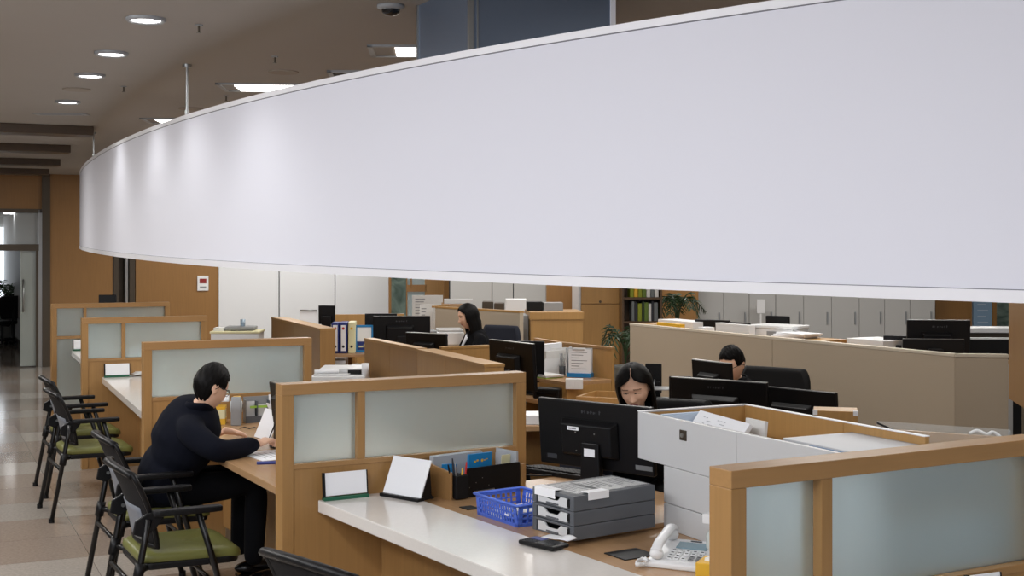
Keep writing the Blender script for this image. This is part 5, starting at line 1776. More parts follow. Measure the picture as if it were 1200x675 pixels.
# ---- low wood-and-beige screens, cabinet and things behind the woman in profile
h0, h1 = G(510, 358.8, 1.2), G(609, 364.5, 1.2)
low_wall('beige_screen', 'beige low screen with a wooden top rail behind the woman in profile', [h0, h1], 1.2, 0.05, BEIGE, cap=WOODY)
w0 = G(612, 363.5, 1.2)
t = thing('wooden_cupboard', 'wooden cupboard with a grey left end behind the middle monitors', 'cupboard', (w0.x + 0.1, w0.y, 0), R(4))
fx = lambda px: line_px(Vector((w0.x + 0.1, w0.y, 0)), R(4), px)
obj('carcass', MB().box(fx(622), 0.02, 0, fx(683), 0.6, 1.16), WOODY, t)
obj('front_panel', MB().box(fx(622), 0, 0, fx(683), 0.02, 1.10), WOODY, t, 0.002)
obj('top', MB().box(fx(622) - 0.01, -0.01, 1.105, fx(683) + 0.01, 0.62, 1.18), WOODY, t, 0.002)
obj('grey_end', MB().box(fx(611), 0.15, 0, fx(622) - 0.012, 0.6, 1.14), GREYM, t, label='end coloured grey as shade')  # shade on the wooden end put into its grey colour
cz = 1.18
for nm, px0, px1, yt, mm, lb, ct in (('storage_box', 637, 660, 354.8, GREYM, 'grey box lid on the wooden cupboard', 'box'), ('storage_box', 618, 636, 353.8, BLACKM, 'black box on the wooden cupboard, left of the grey one', 'box')):
    yy = w0.y + 0.25
    one(nm, MB().box(0, 0, 0, (px1 - px0) / F * yy, 0.2, HC - (yt - HY) * yy / F - cz), mm, lb, ct, (P(px0, 0, yy).x, yy, cz), R(3), bevel=0.004)
# taller things behind the beige low screen
yy = 14.1
t = desk('back desk behind the beige low screen carrying boxes', (P(591, 0, 13.9).x, 13.9), R(2), 0.64, 0.6, 1.12)
for px0, px1, yt, mm, lb in ((565, 578, 353.5, METALD, 'left dark brown box behind the woman in profile'), (579, 591, 355.5, mat('dark_brown_card', srgb(70, 58, 44), rough=0.7), 'right dark brown box behind the woman in profile'), (592, 617, 350.5, WHITE, 'white plastic box behind the woman in profile')):
    one('storage_box', MB().box(0, 0, 0, (px1 - px0) / F * yy, 0.25, HC - (yt - HY) * yy / F - 1.12), mm, lb, 'box', (P(px0, 0, yy).x, yy, 1.12), 0, bevel=0.008)
one('storage_box', MB().box(0, 0, 0, 0.32, 0.2, 0.05), GREYL, 'flat grey lid behind the head of the woman in profile', 'box', (P(520, 0, 14.1).x, 14.15, 1.205), R(3), bevel=0.004)
desk('narrow desk under the flat grey lid behind the woman in profile', (P(535, 0, 14.0).x, 14.06), R(3), 0.34, 0.5, 1.204)
# glass side of that booth
e0 = G(508, 358.5, 1.2)
t = thing('glass_screen', 'clear glass screen with a wooden edge left of the woman in profile', 'screen', (e0.x, e0.y, 0), R(65))
obj('sheet', MB().box(0, 0, 0.05, 0.34, 0.012, 1.19), ACRYL, t)
obj('edge_rail', MB().box(0, -0.01, 1.18, 0.34, 0.022, 1.2), WOODY, t)
# notice boards
for px0, px1, y0_, y1_, yd, lb in ((483, 519, 346, 374, 15.6, 'white notice board standing by the wood-framed glazing'), (492, 510, 357, 392, 14.4, 'narrow off-white board in front of the white notice board')):
    zt_, zb_ = HC - (y0_ - HY) * yd / F, HC - (y1_ - HY) * yd / F
    t = thing('notice_board', lb, 'notice board', (P(px0, 0, yd).x, yd, 0), R(6))
    ww = (px1 - px0) / F * yd
    obj('board', MB().box(0, 0, zb_, ww, 0.02, zt_), PAPER2, t, 0.002)
    obj('stand', MB().box(ww * 0.1, 0.02, 0, ww * 0.1 + 0.02, 0.05, zt_ - 0.05), METAL, t)
    obj('stand', MB().box(ww * 0.9 - 0.02, 0.02, 0, ww * 0.9, 0.05, zt_ - 0.05), METAL, t)
    m = MB()
    for k in range(8):
        m.box(ww * 0.1, -0.002, zt_ - 0.05 - 0.035 * k, ww * (0.42 - 0.04 * (k % 3)), 0, zt_ - 0.042 - 0.035 * k)
    obj('print', m, INK, t)
# printer by the woman in profile
t = thing('printer', 'white office printer with a blue round mark left of the woman in profile', 'printer', (P(512, 0, 12.6).x, 12.6, 0.86), R(8))
zp = HC - (386 - HY) * 12.6 / F - 0.86
obj('body', MB().box(0, 0, 0, 0.27, 0.3, zp * 0.82), WHITE, t, 0.012, 3)
obj('lid', MB().box(0.01, 0.01, zp * 0.82, 0.26, 0.29, zp), GREYL, t, 0.008)
obj('side_feeder', MB().box(-0.07, 0.02, 0, 0.0, 0.26, zp * 0.9), GREYM, t, 0.008)
obj('blue_mark', MB().cyl((0, 0, 0), 0.02, 0.003, 18, Mrot((0.09, -0.001, zp * 0.62), (R90, 0, 0))), BLUEB, t, label='round blue mark')
desk('desk under the white office printer and the small monitor', (P(505, 0, 12.0).x, 12.3), R(8), 0.9, 0.7, 0.86)
office_chair('dark blue padded chair behind the woman in profile', (-0.275, 12.38), face((-0.55, -0.83)), 1.06, m_=NAVY, wd=0.19)

# ---- station at the left with binders
c0, c1 = G(318, 371.4, 1.1), G(375, 384.8, 1.1)
low_wall('low_screen', 'wooden low screen at the left before the white wall, ending beside the binders', [c0, (c0 + c1) / 2, c1], 1.10, 0.14, WOOD, cap=WOODY, group='wooden low screens')
r0 = G(391, 368.6, 1.1)
r1 = r0 + Vector((math.cos(R(12)), math.sin(R(12)), 0)) * line_px(r0, R(12), 474)
low_wall('low_screen', 'wooden low screen behind the big black monitor and the binders', [r0, r1], 1.10, 0.04, WOODY, group='wooden low screens', seam=False)
yb_ = 11.65
t = thing('binder_shelf', 'wooden shelf board carrying the binders', 'shelf', (P(386, 0, yb_).x, yb_ - 0.12, 0), R(4))
obj('board', MB().box(0, 0, 0.835, 0.42, 0.42, 0.86), WOODDESK, t, 0.002)
obj('support', MB().box(0.38, 0.02, 0, 0.41, 0.40, 0.835), WOODY, t)
obj('white_drawer', MB().box(0.03, 0.05, 0.50, 0.16, 0.4, 0.80), WHITE, t, 0.003)
for i, (px0, px1, mm, lb) in enumerate(((388.3, 397.3, BLUEB, 'navy blue binder with a red dot, leftmost of the three'), (397.8, 406.8, BLUEB, 'navy blue binder in the middle of the three'), (408, 416, CREAM, 'cream binder right of the two navy binders'))):
    x = P(px0, 0, yb_).x
    ww = (px1 - px0) / F * yb_
    t = thing('ring_binder', lb, 'binder', (x, yb_, 0.861), R(3), 'ring binders on the shelf')
    h_ = 0.275
    obj('cover', MB().box(0, 0, 0, ww, 0.24, h_ + 0.004 * i), mm, t, 0.006)
    sp_ = obj('spine_label', MB().box(0.014, -0.003, 0.02, ww - 0.014, 0.001, h_ - 0.02), PAPER if i < 2 else CREAM, t, 0.001)
    obj('finger_hole', MB().cyl((0, 0, 0), 0.012, 0.004, 16, Mrot((ww / 2, -0.002, 0.06), (R90, 0, 0))), INKD, sp_)
    obj('dot', MB().cyl((0, 0, 0), 0.012, 0.003, 14, Mrot((ww / 2, -0.0025, h_ - 0.05), (R90, 0, 0))), RED if i < 2 else YELLOW, sp_)
t = thing('picture_frame', 'bright blue frame with a white page, right of the cream binder', 'frame', (P(416.5, 0, 11.75).x, 11.75, 0.861), R(5))
fw, fh = 0.16, 0.25
tl = Mrot((0, 0, 0), (R(-6), 0, 0))
obj('frame', MB().box(0, 0, 0, fw, 0.015, 0.02, tl).box(0, 0, fh - 0.02, fw, 0.015, fh, tl).box(0, 0, 0, 0.015, 0.015, fh, tl).box(fw - 0.015, 0, 0, fw, 0.015, fh, tl), BLUEF, t, 0.002)
obj('page', MB().box(0.015, 0.006, 0.10, fw - 0.015, 0.011, fh - 0.02, tl), PAPER, t)
obj('mount', MB().box(0.015, 0.006, 0.02, fw - 0.015, 0.01, 0.10, tl), BLUEB, t)
obj('ornament', MB().box(0.03, 0.001, 0.045, 0.07, 0.006, 0.06, tl).box(0.075, 0.001, 0.05, 0.13, 0.006, 0.075, tl), CREAM, t)
# monitors
q = P(437, 370.5, 11.3)
desk('staff desk behind the brown low screen under the big black monitor', (P(470, 0, 10.9).x, 11.2), R(3), 1.0, 0.7, 0.75)
monitor(q, 0.505, 0.30, R(0.5), 0.75, 'big black monitor seen from behind beyond the brown low screen', tilt=4, logo=True)
monitor(P(475, 389.5, 10.4), 0.42, 0.26, math.atan2(-0.83, 0.56) + R(20), 0.75, 'small black monitor in front of the big one, with a light top edge', rim=True, tilt=4)
desk('small desk under the small black monitor behind the low screens', (P(488, 0, 10.35).x, 10.1), R(-40), 0.6, 0.35, 0.75)
monitor(P(427.5, 367.5, 11.95), 0.3, 0.28, R(0), 0.75, 'dark screen edge left behind the big black monitor', tilt=0, bulge=False)
monitor(P(373, 358, 13.0), 0.17, 0.19, R(-4), 0.86, 'narrow black monitor above the binders before the white wall', tilt=2, bulge=False)
desk('desk behind the left low screen with a white calendar', (-1.86, 12.88), R(4), 0.56, 0.4, 0.86)
t = thing('desk_calendar', 'white desk calendar left of the narrow black monitor', 'calendar', (P(352, 0, 13.0).x, 12.95, 0.861), R(4))
zc_ = HC - (363 - HY) * 13.0 / F - 0.861
obj('page', MB().box(0, -0.002, 0, 0.17, 0.002, zc_, Mrot((0, 0, 0), (R(-10), 0, 0))), PAPER, t)
obj('back_leaf', MB().box(0, 0.0, 0, 0.17, 0.004, zc_, Mrot((0, 0.10, 0), (R(8), 0, 0))), GREYL, t)
obj('ring_binding', MB().tube([(0, 0.05, zc_ * 0.985), (0.17, 0.05, zc_ * 0.985)], 0.006, 6), METAL, t)
# copier with paper rolls behind the nearer partition
yc = 9.5
t = thing('copier', 'pale grey copier with open paper trays behind the writing man partition', 'copier', (P(364, 0, yc).x, yc, 0), R(2))
zc_ = HC - (441 - HY) * yc / F
cw = (428 - 364) / F * yc
obj('body', MB().box(0, 0, 0, cw, 0.45, zc_), WHITE, t, 0.008)
obj('lid', MB().box(0.05, 0.12, zc_, cw - 0.02, 0.45, zc_ + 0.045), GREYL, t, 0.008)
obj('output_tray', MB().box(0.02, 0.02, zc_ + 0.0, cw * 0.7, 0.12, zc_ + 0.012), GREYL, t, 0.003)
obj('dark_slot', MB().box(cw - 0.14, 0.11, zc_ + 0.005, cw - 0.04, 0.121, zc_ + 0.035), BLACKM, t)
obj('paper_roll', MB().tube([(0.02, 0.07, zc_ + 0.028), (0.2, 0.09, zc_ + 0.028)], 0.014, 10), PAPER, t)
one('paper_cup', MB().lathe([(0, 0), (0.022, 0), (0.03, 0.09), (0.026, 0.09), (0.02, 0.006), (0, 0.006)], 18), PAPER, 'white paper cup on the right corner of the pale copier', 'cup', (P(427, 0, yc).x, yc + 0.06, zc_ + 0.001))
# white side cabinet with a flat grey device by the white wall
yw = 12.6
t = thing('side_cabinet', 'low white cabinet in front of the white wall, carrying a flat grey device', 'cabinet', (P(247, 0, yw).x, yw, 0), R(3))
zw = HC - (388.5 - HY) * yw / F
ww = (302 - 247) / F * yw
obj('body', MB().box(0, 0, 0, ww, 0.4, zw - 0.02), WHITE, t, 0.004)
obj('top', MB().box(-0.01, -0.01, zw - 0.02, ww + 0.01, 0.41, zw), CREAM, t, 0.003)
t = thing('flat_device', 'flat grey device on the low white cabinet', 'device', (P(261, 0, yw).x, yw + 0.08, zw), R(3))
obj('case', MB().box(0, 0, 0.008, 0.29, 0.24, 0.04), GREYM, t, 0.008)
obj('dark_base', MB().box(0.06, 0.005, 0, 0.27, 0.22, 0.01), INKD, t)
one('glass_cup', MB().lathe([(0, 0), (0.024, 0), (0.026, 0.07), (0.023, 0.07), (0.021, 0.006), (0, 0.006)], 18), clear('pale_blue_glass', srgb(170, 190, 205), 0.1, 0.6), 'pale blue glass cup on the flat grey device', 'cup', (P(280, 0, yw).x, yw + 0.18, zw + 0.041))
one('paper_pile', MB().box(0, 0, 0, 0.1, 0.2, 0.03), PAPER2, 'small off-white paper pile at the left on the low white cabinet', 'papers', (P(248.5, 0, yw).x, yw + 0.06, zw + 0.001), R(3))
# thermostat on the wood wall, black screen behind the farthest partition
pt_ = P(237, 332, 1)
tpx = wt(237.5)
q = W0 + VV * tpx
zq = HC - (332 - HY) * q.y / F
t = thing('wall_thermostat', 'small white thermostat with a red display on the wood wall', 'thermostat', (q.x, q.y, zq), AV)
obj('case', MB().box(-0.09, -0.025, -0.12, 0.09, 0.0, 0.12), WHITE, t, 0.006)
obj('red_display', MB().box(-0.055, -0.028, 0.0, 0.055, -0.025, 0.075), mat('dark_red_display', srgb(140, 40, 40), rough=0.3), t, label='dark red display')
obj('button', MB().box(-0.05, -0.028, -0.08, 0.05, -0.025, -0.05), GREYM, t)
desk('wooden desk behind the farthest partition under a black screen', (P(128, 0, 15.2).x, 15.2), AV, 0.9, 0.6, 0.75)
monitor(P(115.5, 345.5, 15.5), 0.21, 0.2, R(10), 0.75, 'black screen peeping over the farthest partition', tilt=0, bulge=False)

# ---- beyond the corridor opening
pq = P(10, 0, 25.0)
palm('tall potted palm beyond the glass opening at the far left', (pq.x, pq.y, 0), 0.55, 0.2, 0.35, 11, 0.75, 0.35, 21)
for i, (px, yd, lb) in enumerate(((2, 24.0, 'dark waiting chair at the far left beyond the opening, nearer one'), (15, 24.6, 'dark waiting chair beyond the opening next to the palm'))):
    pq = P(px, 0, yd)
    office_chair(lb, (pq.x, pq.y), R(60 + 120 * i), 0.95, 'waiting chairs beyond the opening')
pq = P(3, 0, 24.9)
one('side_table_box', MB().box(-0.15, 0, 0, 0.15, 0.3, 0.62).box(-0.2, -0.05, 0.62, 0.2, 0.35, 0.65), WALLW, 'white small table beyond the opening', 'table', (pq.x, pq.y, 0), R(20))
one('parcel', MB().box(-0.1, 0, 0, 0.12, 0.2, 0.22), YELLOW, 'yellow parcel on the white small table beyond the opening', 'parcel', (pq.x + 0.03, pq.y + 0.05, 0.651), R(20), bevel=0.004)

# ================================================================== PEOPLE
def evaluated(o):
    dg = bpy.context.evaluated_depsgraph_get()
    me = bpy.data.meshes.new_from_object(o.evaluated_get(dg), depsgraph=dg)
    bpy.data.objects.remove(o, do_unlink=True)
    return me


def skin_mesh(chains, sub=2):
    """chains: list of [(point, radius), ...]; points that coincide are joined"""
    bm = bmesh.new()
    lay = bm.verts.layers.skin.verify()
    seen = {}

    def vert(p, r):
        k = tuple(round(c, 4) for c in p)
        if k not in seen:
            v = bm.verts.new(p)
            v[lay].radius = (r, r)
            v[lay].use_root = len(seen) == 0
            seen[k] = v
        return seen[k]
    for ch in chains:
        vs = [vert(Vector(p), r) for p, r in ch]
        for a, b in zip(vs, vs[1:]):
            if a is not b and bm.edges.get((a, b)) is None:
                bm.edges.new((a, b))
    me = bpy.data.meshes.new('skin_tmp')
    bm.to_mesh(me)
    bm.free()
    o = bpy.data.objects.new('skin_tmp', me)
    COL.objects.link(o)
    m = o.modifiers.new('skin', 'SKIN')
    m.use_smooth_shade = True
    s_ = o.modifiers.new('sub', 'SUBSURF')
    s_.levels = s_.render_levels = sub
    return evaluated(o)


def fuse(meshes, voxel, smooth=3):
    bm = bmesh.new()
    for me, M in meshes:
        n0 = len(bm.verts)
        bm.from_mesh(me)
        bm.verts.ensure_lookup_table()
        if M is not None:
            bmesh.ops.transform(bm, matrix=M, verts=bm.verts[n0:])
    me = bpy.data.meshes.new('fuse_tmp')
    bm.to_mesh(me)
    bm.free()
    o = bpy.data.objects.new('fuse_tmp', me)
    COL.objects.link(o)
    r = o.modifiers.new('remesh', 'REMESH')
    r.mode = 'VOXEL'
    r.voxel_size = voxel
    r.use_smooth_shade = True
    if smooth:
        s_ = o.modifiers.new('smooth', 'SMOOTH')
        s_.iterations = smooth
        s_.factor = 0.5
    me = evaluated(o)
    # keep the one connected surface
    bm = bmesh.new()
    bm.from_mesh(me)
    seen, best = set(), []
    for v in bm.verts:
        if v in seen:
            continue
        isl, st = [], [v]
        seen.add(v)
        while st:
            x = st.pop()
            isl.append(x)
            for e in x.link_edges:
                y = e.other_vert(x)
                if y not in seen:
                    seen.add(y)
                    st.append(y)
        if len(isl) > len(best):
            best = isl
    keep = set(best)
    bmesh.ops.delete(bm, geom=[v for v in bm.verts if v not in keep], context='VERTS')
    bm.to_mesh(me)
    bm.free()
    return me


def mb_mesh(mb):
    me = bpy.data.meshes.new('part_tmp')
    bmesh.ops.recalc_face_normals(mb.bm, faces=mb.bm.faces)
    mb.bm.to_mesh(me)
    mb.bm.free()
    return me


gs = lambda v, c, w_: math.exp(-((v - c) / w_) ** 2)


def head_pt(x, y, z, female=False, grow=0.0):
    """unit direction -> head surface (face +y, up z), head 0.23 high"""
    px = 0.0735 * x
    py = 0.0945 * y
    pz = 0.116 * z
    if z < 0:
        k = -z
        px *= 1 - (0.36 if female else 0.27) * k ** 1.7
        if y > 0:
            py *= 1 - 0.06 * k
        else:
            py *= 1 - 0.50 * k ** 1.1
    else:
        px *= 1 + 0.03 * gs(z, 0.45, 0.3)
    if grow == 0.0 and y > 0.1:
        f = min(1, (y - 0.1) / 0.25)
        # flatten the face, then add its features
        py = py * (1 - 0.10 * f * (1 - abs(x)) * gs(z, -0.1, 0.6))
        d_ = 0.0
        d_ -= 0.010 * (gs(px, 0.031, 0.017) + gs(px, -0.031, 0.017)) * gs(pz, 0.006, 0.014)       # sockets
        d_ += 0.006 * (gs(px, 0.031, 0.011) + gs(px, -0.031, 0.011)) * gs(pz, 0.002, 0.008)       # lids
        d_ += 0.005 * gs(pz, 0.030, 0.010) * gs(px, 0, 0.045)                                     # brow ridge
        d_ += 0.025 * gs(px, 0, 0.0085 if pz > -0.025 else 0.0115) * (gs(pz, -0.034, 0.024) if pz > -0.034 else gs(pz, -0.034, 0.010))
        d_ += 0.006 * (gs(px, 0.012, 0.007) + gs(px, -0.012, 0.007)) * gs(pz, -0.037, 0.008)      # nostril wings
        d_ += 0.005 * (gs(px, 0.042, 0.02) + gs(px, -0.042, 0.02)) * gs(pz, -0.022, 0.022)        # cheeks
        d_ += 0.0075 * gs(px, 0, 0.021) * (gs(pz, -0.057, 0.0055) + gs(pz, -0.0685, 0.006))       # lips
        d_ -= 0.003 * gs(px, 0, 0.02) * gs(pz, -0.0625, 0.0025)
        d_ += 0.008 * gs(px, 0, 0.022) * gs(pz, -0.098, 0.014)                                    # chin
        py += d_ * f
    g = 1 + grow
    return Vector((px * g, py * g, pz * g))


def head_mesh(female):
    rows = []
    nv, nu = 96, 120
    for j in range(nv + 1):
        t = math.pi * j / nv
        t = min(max(t, 0.02), math.pi - 0.02)
        rows.append([head_pt(math.sin(t) * math.cos(2 * math.pi * i / nu), math.sin(t) * math.sin(2 * math.pi * i / nu), math.cos(t), female) for i in range(nu)])
    m = MB()
    m.grid(rows, closed=True)
    m._add(rows[0], [tuple(range(nu))])
    m._add(rows[-1], [tuple(reversed(range(nu)))])
    for s in (-1, 1):
        m.ell((s * 0.073, -0.006, -0.008), (0.008, 0.017, 0.030), Matrix.Rotation(s * R(-14), 4, 'Z'))
        m.ell((s * 0.076, -0.012, -0.002), (0.007, 0.016, 0.022), Matrix.Rotation(s * R(-18), 4, 'Z'))
    bmesh.ops.remove_doubles(m.bm, verts=m.bm.verts, dist=1e-6)
    return mb_mesh(m)


def short_hair(part_line=False):
    """cap of short hair; returns MB in head coordinates"""
    m = MB()
    rows = []
    nu, nv = 72, 22
    for j in range(nv + 1):
        row = []
        for i in range(nu):
            a = 2 * math.pi * i / nu
            fr = math.sin(a)                       # 1 front, -1 back
            sd = abs(math.cos(a))
            # lowest point of the hair, as a polar angle
            if fr > 0.45:
                low = 1.02 - 0.06 * gs(sd, 0, 0.4) + 0.10 * sd
            elif fr > -0.1:
                low = 1.16 + 0.72 * (1 - abs(fr - 0.12) / 0.45 * 0.9)
                low = min(low, 1.58 if fr > -0.02 else 1.5)
            else:
                low = 1.50 + 0.86 * min(1, (-fr - 0.1) / 0.55)
            t = low * j / nv
            edge = 1 - (j / nv) ** 5
            g = 0.035 + 0.105 * edge * (0.7 + 0.3 * math.cos(t))
            p = head_pt(math.sin(t) * math.cos(a), math.sin(t) * math.sin(a), math.cos(t), grow=g)
            p += Vector((0.002 * math.sin(a * 17 + j), 0.002 * math.sin(a * 13 - j), 0.0015 * math.sin(a * 23)))
            p.z += 0.004
            row.append(p)
        rows.append(row)
    m.grid(rows, closed=True)
    # inner skin so that the cap is closed
    inner = [[head_pt(*((p.x / 0.08, p.y / 0.1, p.z / 0.124)), grow=0.0) * 0.6 + p * 0.36 for p in rows[nv]]]
    m.grid([rows[nv], inner[0]], closed=True)
    return m


def long_hair(length, opening, parting=0.0, vol=1.0, tuck=1.0):
    """shoulder length hair parted on top; opening(z) gives the half angle of the face opening"""
    m = MB()
    nu = 64
    rows = []
    zs = [0.1219, 0.1205, 0.116, 0.108, 0.094, 0.076, 0.056, 0.034, 0.012, -0.012, -0.04, -0.07, -0.10, -0.13, -0.16, -0.19, -0.22, -0.25]
    zs = [z for z in zs if z > -length] + [-length]
    for z in zs:
        row = []
        op = opening(z)
        zz = max(z, -0.03)
        for i in range(nu + 1):
            o2 = op * (1 + (tuck - 1) * min(1, max(0, (0.05 - z) / 0.05)))
            a = R(90) + parting + o2 + (2 * math.pi - op - o2) * i / nu
            c = max(0.0004, 1 - (zz / 0.122) ** 2) ** 0.5
            rx, ry = 0.087 * vol * c, 0.108 * c
            if z < -0.03:
                u = (-0.03 - z) / (length - 0.03)
                rx *= 1 + 0.05 * math.sin(math.pi * u) - 0.10 * u
                ry *= 1 - 0.25 * u
            wv = 1 + 0.012 * math.sin(7 * a + 9 * z) + 0.008 * math.sin(19 * a)
            row.append(Vector((rx * math.cos(a) * wv, ry * math.sin(a) * wv - 0.006 - (0.012 if z < -0.06 else 0), z + 0.004)))
        rows.append(row)
    m.grid(rows)
    m._add([Vector((0, -0.006, 0.1262))] + rows[0], [(0, k + 1, k + 2) for k in range(nu)], None, True)
    return m


def person(name, label, loc, rz, J, hair, female=False, voxel=0.0045, jacket=SUIT, trousers=TROUS, collar=None, glasses=False, bulk=1.0, line=None):
    """seated person, local +y is forwards, origin on the floor under the hips"""
    root = thing(name, label, 'person', (loc[0], loc[1], 0), rz)
    V = lambda p: Vector(p)
    neck = V(J['neck'])
    head = V(J['head'])
    pelvis = V(J['pelvis'])
    HM = Matrix.Translation(head) @ Euler((J.get('pitch', 0), J.get('roll', 0), J.get('yaw', 0)), 'XYZ').to_matrix().to_4x4()
    HM = Matrix.Translation(head) @ Matrix.Rotation(J.get('yaw', 0), 4, 'Z') @ Matrix.Rotation(J.get('roll', 0), 4, 'Y') @ Matrix.Rotation(J.get('pitch', 0), 4, 'X')
    up = (neck - pelvis).normalized()
    chest = pelvis.lerp(neck, 0.72)
    waist = pelvis.lerp(neck, 0.32)
    sh = {1: V(J['shoulder_r']), -1: V(J['shoulder_l'])}
    el = {1: V(J['elbow_r']), -1: V(J['elbow_l'])}
    wr = {1: V(J['wrist_r']), -1: V(J['wrist_l'])}
    hd = {1: V(J['hand_r']), -1: V(J['hand_l'])}
    base_h = HM @ Vector((0, -0.022, -0.07))
    hip = {s: pelvis + V((s * 0.09, 0.02, -0.02)) for s in (1, -1)}
    kn = {1: V(J['knee_r']), -1: V(J['knee_l'])}
    an = {s: V((kn[s].x, kn[s].y - J.get('tuck', 0.05), 0.09)) for s in (1, -1)}
    toe = {s: an[s] + V((0.0, 0.17, -0.055)) for s in (1, -1)}
    sc = 0.93 if female else 1.0

    def skel(g, legs=True, arms=True, thick=1.0):
        ch = [[(pelvis, 0.105 + g), (waist, 0.10 + g), (chest, 0.11 + g), (neck - up * 0.03, 0.062 + g * 0.8)]]
        if arms:
            for s in (1, -1):
                mid = (neck - up * 0.045).lerp(sh[s], 0.55)
                ch.append([(chest, 0.11 + g), (mid, 0.06 + g), (sh[s], 0.052 + g), (sh[s].lerp(el[s], 0.5), 0.046 + g), (el[s], 0.037 + g), (el[s].lerp(wr[s], 0.4), 0.036 + g), (wr[s], 0.024 + g)])
        if legs:
            for s in (1, -1):
                ch.append([(pelvis, 0.105 + g), (hip[s], 0.088 + g), (hip[s].lerp(kn[s], 0.5), 0.072 + g), (kn[s], 0.054 + g), (kn[s].lerp(an[s], 0.35), 0.052 + g), (an[s], 0.034 + g)])
        return ch
    # --- the body: head, neck, torso, limbs, hands with five fingers
    ch = skel(-0.012)
    ch.append([(neck - up * 0.03, 0.05), (neck, 0.046 * sc), (base_h, 0.046 * sc)])
    for s in (1, -1):
        ch.append([(an[s], 0.03), (toe[s].lerp(an[s], 0.5), 0.032), (toe[s], 0.026)])
    body = skin_mesh(ch)
    tors = mb_mesh(MB().ell((0, 0, 0), (0.155 * sc, 0.095, 0.17)))
    Mt = Matrix.Translation(chest - up * 0.03) @ V((0, 0, 1)).rotation_difference(up).to_matrix().to_4x4()
    parts = [(body, None), (tors, Mt), (head_mesh(female), HM)]
    for s in (1, -1):
        fwd = (hd[s] - wr[s]).normalized()
        side = fwd.cross(V((0, 0, 1))).normalized()
        dn = side.cross(fwd).normalized()                  # points up from the back of the hand
        L_ = 0.085 * sc
        palm = wr[s] + fwd * L_
        hm = [[(wr[s] - fwd * 0.03, 0.024), (wr[s], 0.023), (wr[s] + fwd * 0.03, 0.024)]]
        for k, (off, ln_) in enumerate(((-0.027, 0.066), (-0.009, 0.078), (0.010, 0.072), (0.027, 0.056))):
            b = palm + side * off * sc
            curl = J.get('curl', 0.6) + 0.08 * k
            f1 = (fwd * math.cos(curl * 0.5) - dn * math.sin(curl * 0.5))
            f2 = (fwd * math.cos(curl * 1.4) - dn * math.sin(curl * 1.4))
            f3 = (fwd * math.cos(curl * 2.2) - dn * math.sin(curl * 2.2))
            p1 = b + f1 * ln_ * 0.42
            p2 = p1 + f2 * ln_ * 0.32
            hm.append([(wr[s] + fwd * 0.03, 0.024), (wr[s] + fwd * 0.05 + side * off * 0.8, 0.0145), (b, 0.0115), (p1, 0.0092), (p2, 0.0082), (p2 + f3 * ln_ * 0.26, 0.0066)])
        ts = -s
        tb = wr[s] + fwd * 0.035 + side * (ts * 0.022)
        hm.append([(wr[s] + fwd * 0.03, 0.024), (tb, 0.014), (tb + fwd * 0.028 + side * ts * 0.016 - dn * 0.012, 0.0105), (tb + fwd * 0.055 + side * ts * 0.008 - dn * 0.022, 0.008)])
        parts.append((skin_mesh(hm, 2), None))
        pb = MB().ell((0, 0, 0), (0.036 * sc, 0.042 * sc, 0.013))
        Mh = Matrix((side.to_4d(), fwd.to_4d(), dn.to_4d(), (0, 0, 0, 1))).transposed()
        Mh = Matrix.Translation(wr[s] + fwd * 0.05) @ Matrix(((side.x, fwd.x, dn.x, 0), (side.y, fwd.y, dn.y, 0), (side.z, fwd.z, dn.z, 0), (0, 0, 0, 1)))
        parts.append((mb_mesh(pb), Mh))
    me = fuse(parts, voxel, 2)
    me.name = 'body'
    me.materials.clear()
    for x in (SKIN, LIP, LASH, BROW, SHIRT):
        me.materials.append(x)
    inv = HM.inverted()
    for p in me.polygons:
        c = inv @ p.center
        mi = 0
        if c.y > 0.035 and -0.11 < c.z < 0.06:
            ax = abs(c.x)
            if c.y > 0.05 and ax < 0.0215 and abs(c.z + 0.0625) < 0.0105 * (1 - (ax / 0.0215) ** 2) ** 0.5:
                mi = 1
            elif abs(ax - 0.031) < 0.0155 and abs(c.z - (0.0045 - 0.0030 * (ax - 0.031) / 0.0155 + 0.001 * (1 - ((ax - 0.031) / 0.0155) ** 2))) < 0.0024:
                mi = 2
            elif 0.013 < ax < 0.050 and abs(c.z - (0.0300 - 0.0075 * ((ax - 0.013) / 0.037) ** 1.6)) < 0.0024:
                mi = 3
        p.material_index = mi
        p.use_smooth = True
    b = bpy.data.objects.new('body', me)
    COL.objects.link(b)
    b.parent = root
    # --- clothes
    jch = [[(pelvis - up * 0.03, 0.125), (waist, 0.115), (chest, 0.125), (neck - up * 0.055, 0.075)]]
    for s in (1, -1):
        mid = (neck - up * 0.05).lerp(sh[s], 0.55)
        ak = 1 + (bulk - 1) * 1.25
        jch.append([(chest, 0.125), (mid, 0.068 * bulk), (sh[s], 0.064 * ak), (sh[s].lerp(el[s], 0.5), 0.060 * ak), (el[s], 0.054 * ak), (el[s].lerp(wr[s], 0.45), 0.050 * ak), (wr[s] + (hd[s] - wr[s]).normalized() * 0.006, 0.040)])
    jparts = [(skin_mesh(jch), None),
              (mb_mesh(MB().ell((0, 0, 0), (0.185 * sc * bulk, 0.128 * bulk * (1.12 if bulk > 1 else 1), 0.20 * bulk))), Mt),
              (mb_mesh(MB().ell((0, 0, 0), (0.172 * sc * bulk, 0.132 * bulk, 0.17 * bulk))), Matrix.Translation(pelvis + up * 0.08) @ V((0, 0, 1)).rotation_difference(up).to_matrix().to_4x4())]
    jm = fuse(jparts, 0.011, 6)
    for p in jm.polygons:
        p.use_smooth = True
    jm.materials.clear()
    jm.materials.append(jacket)
    rnd = random.Random(len(label))
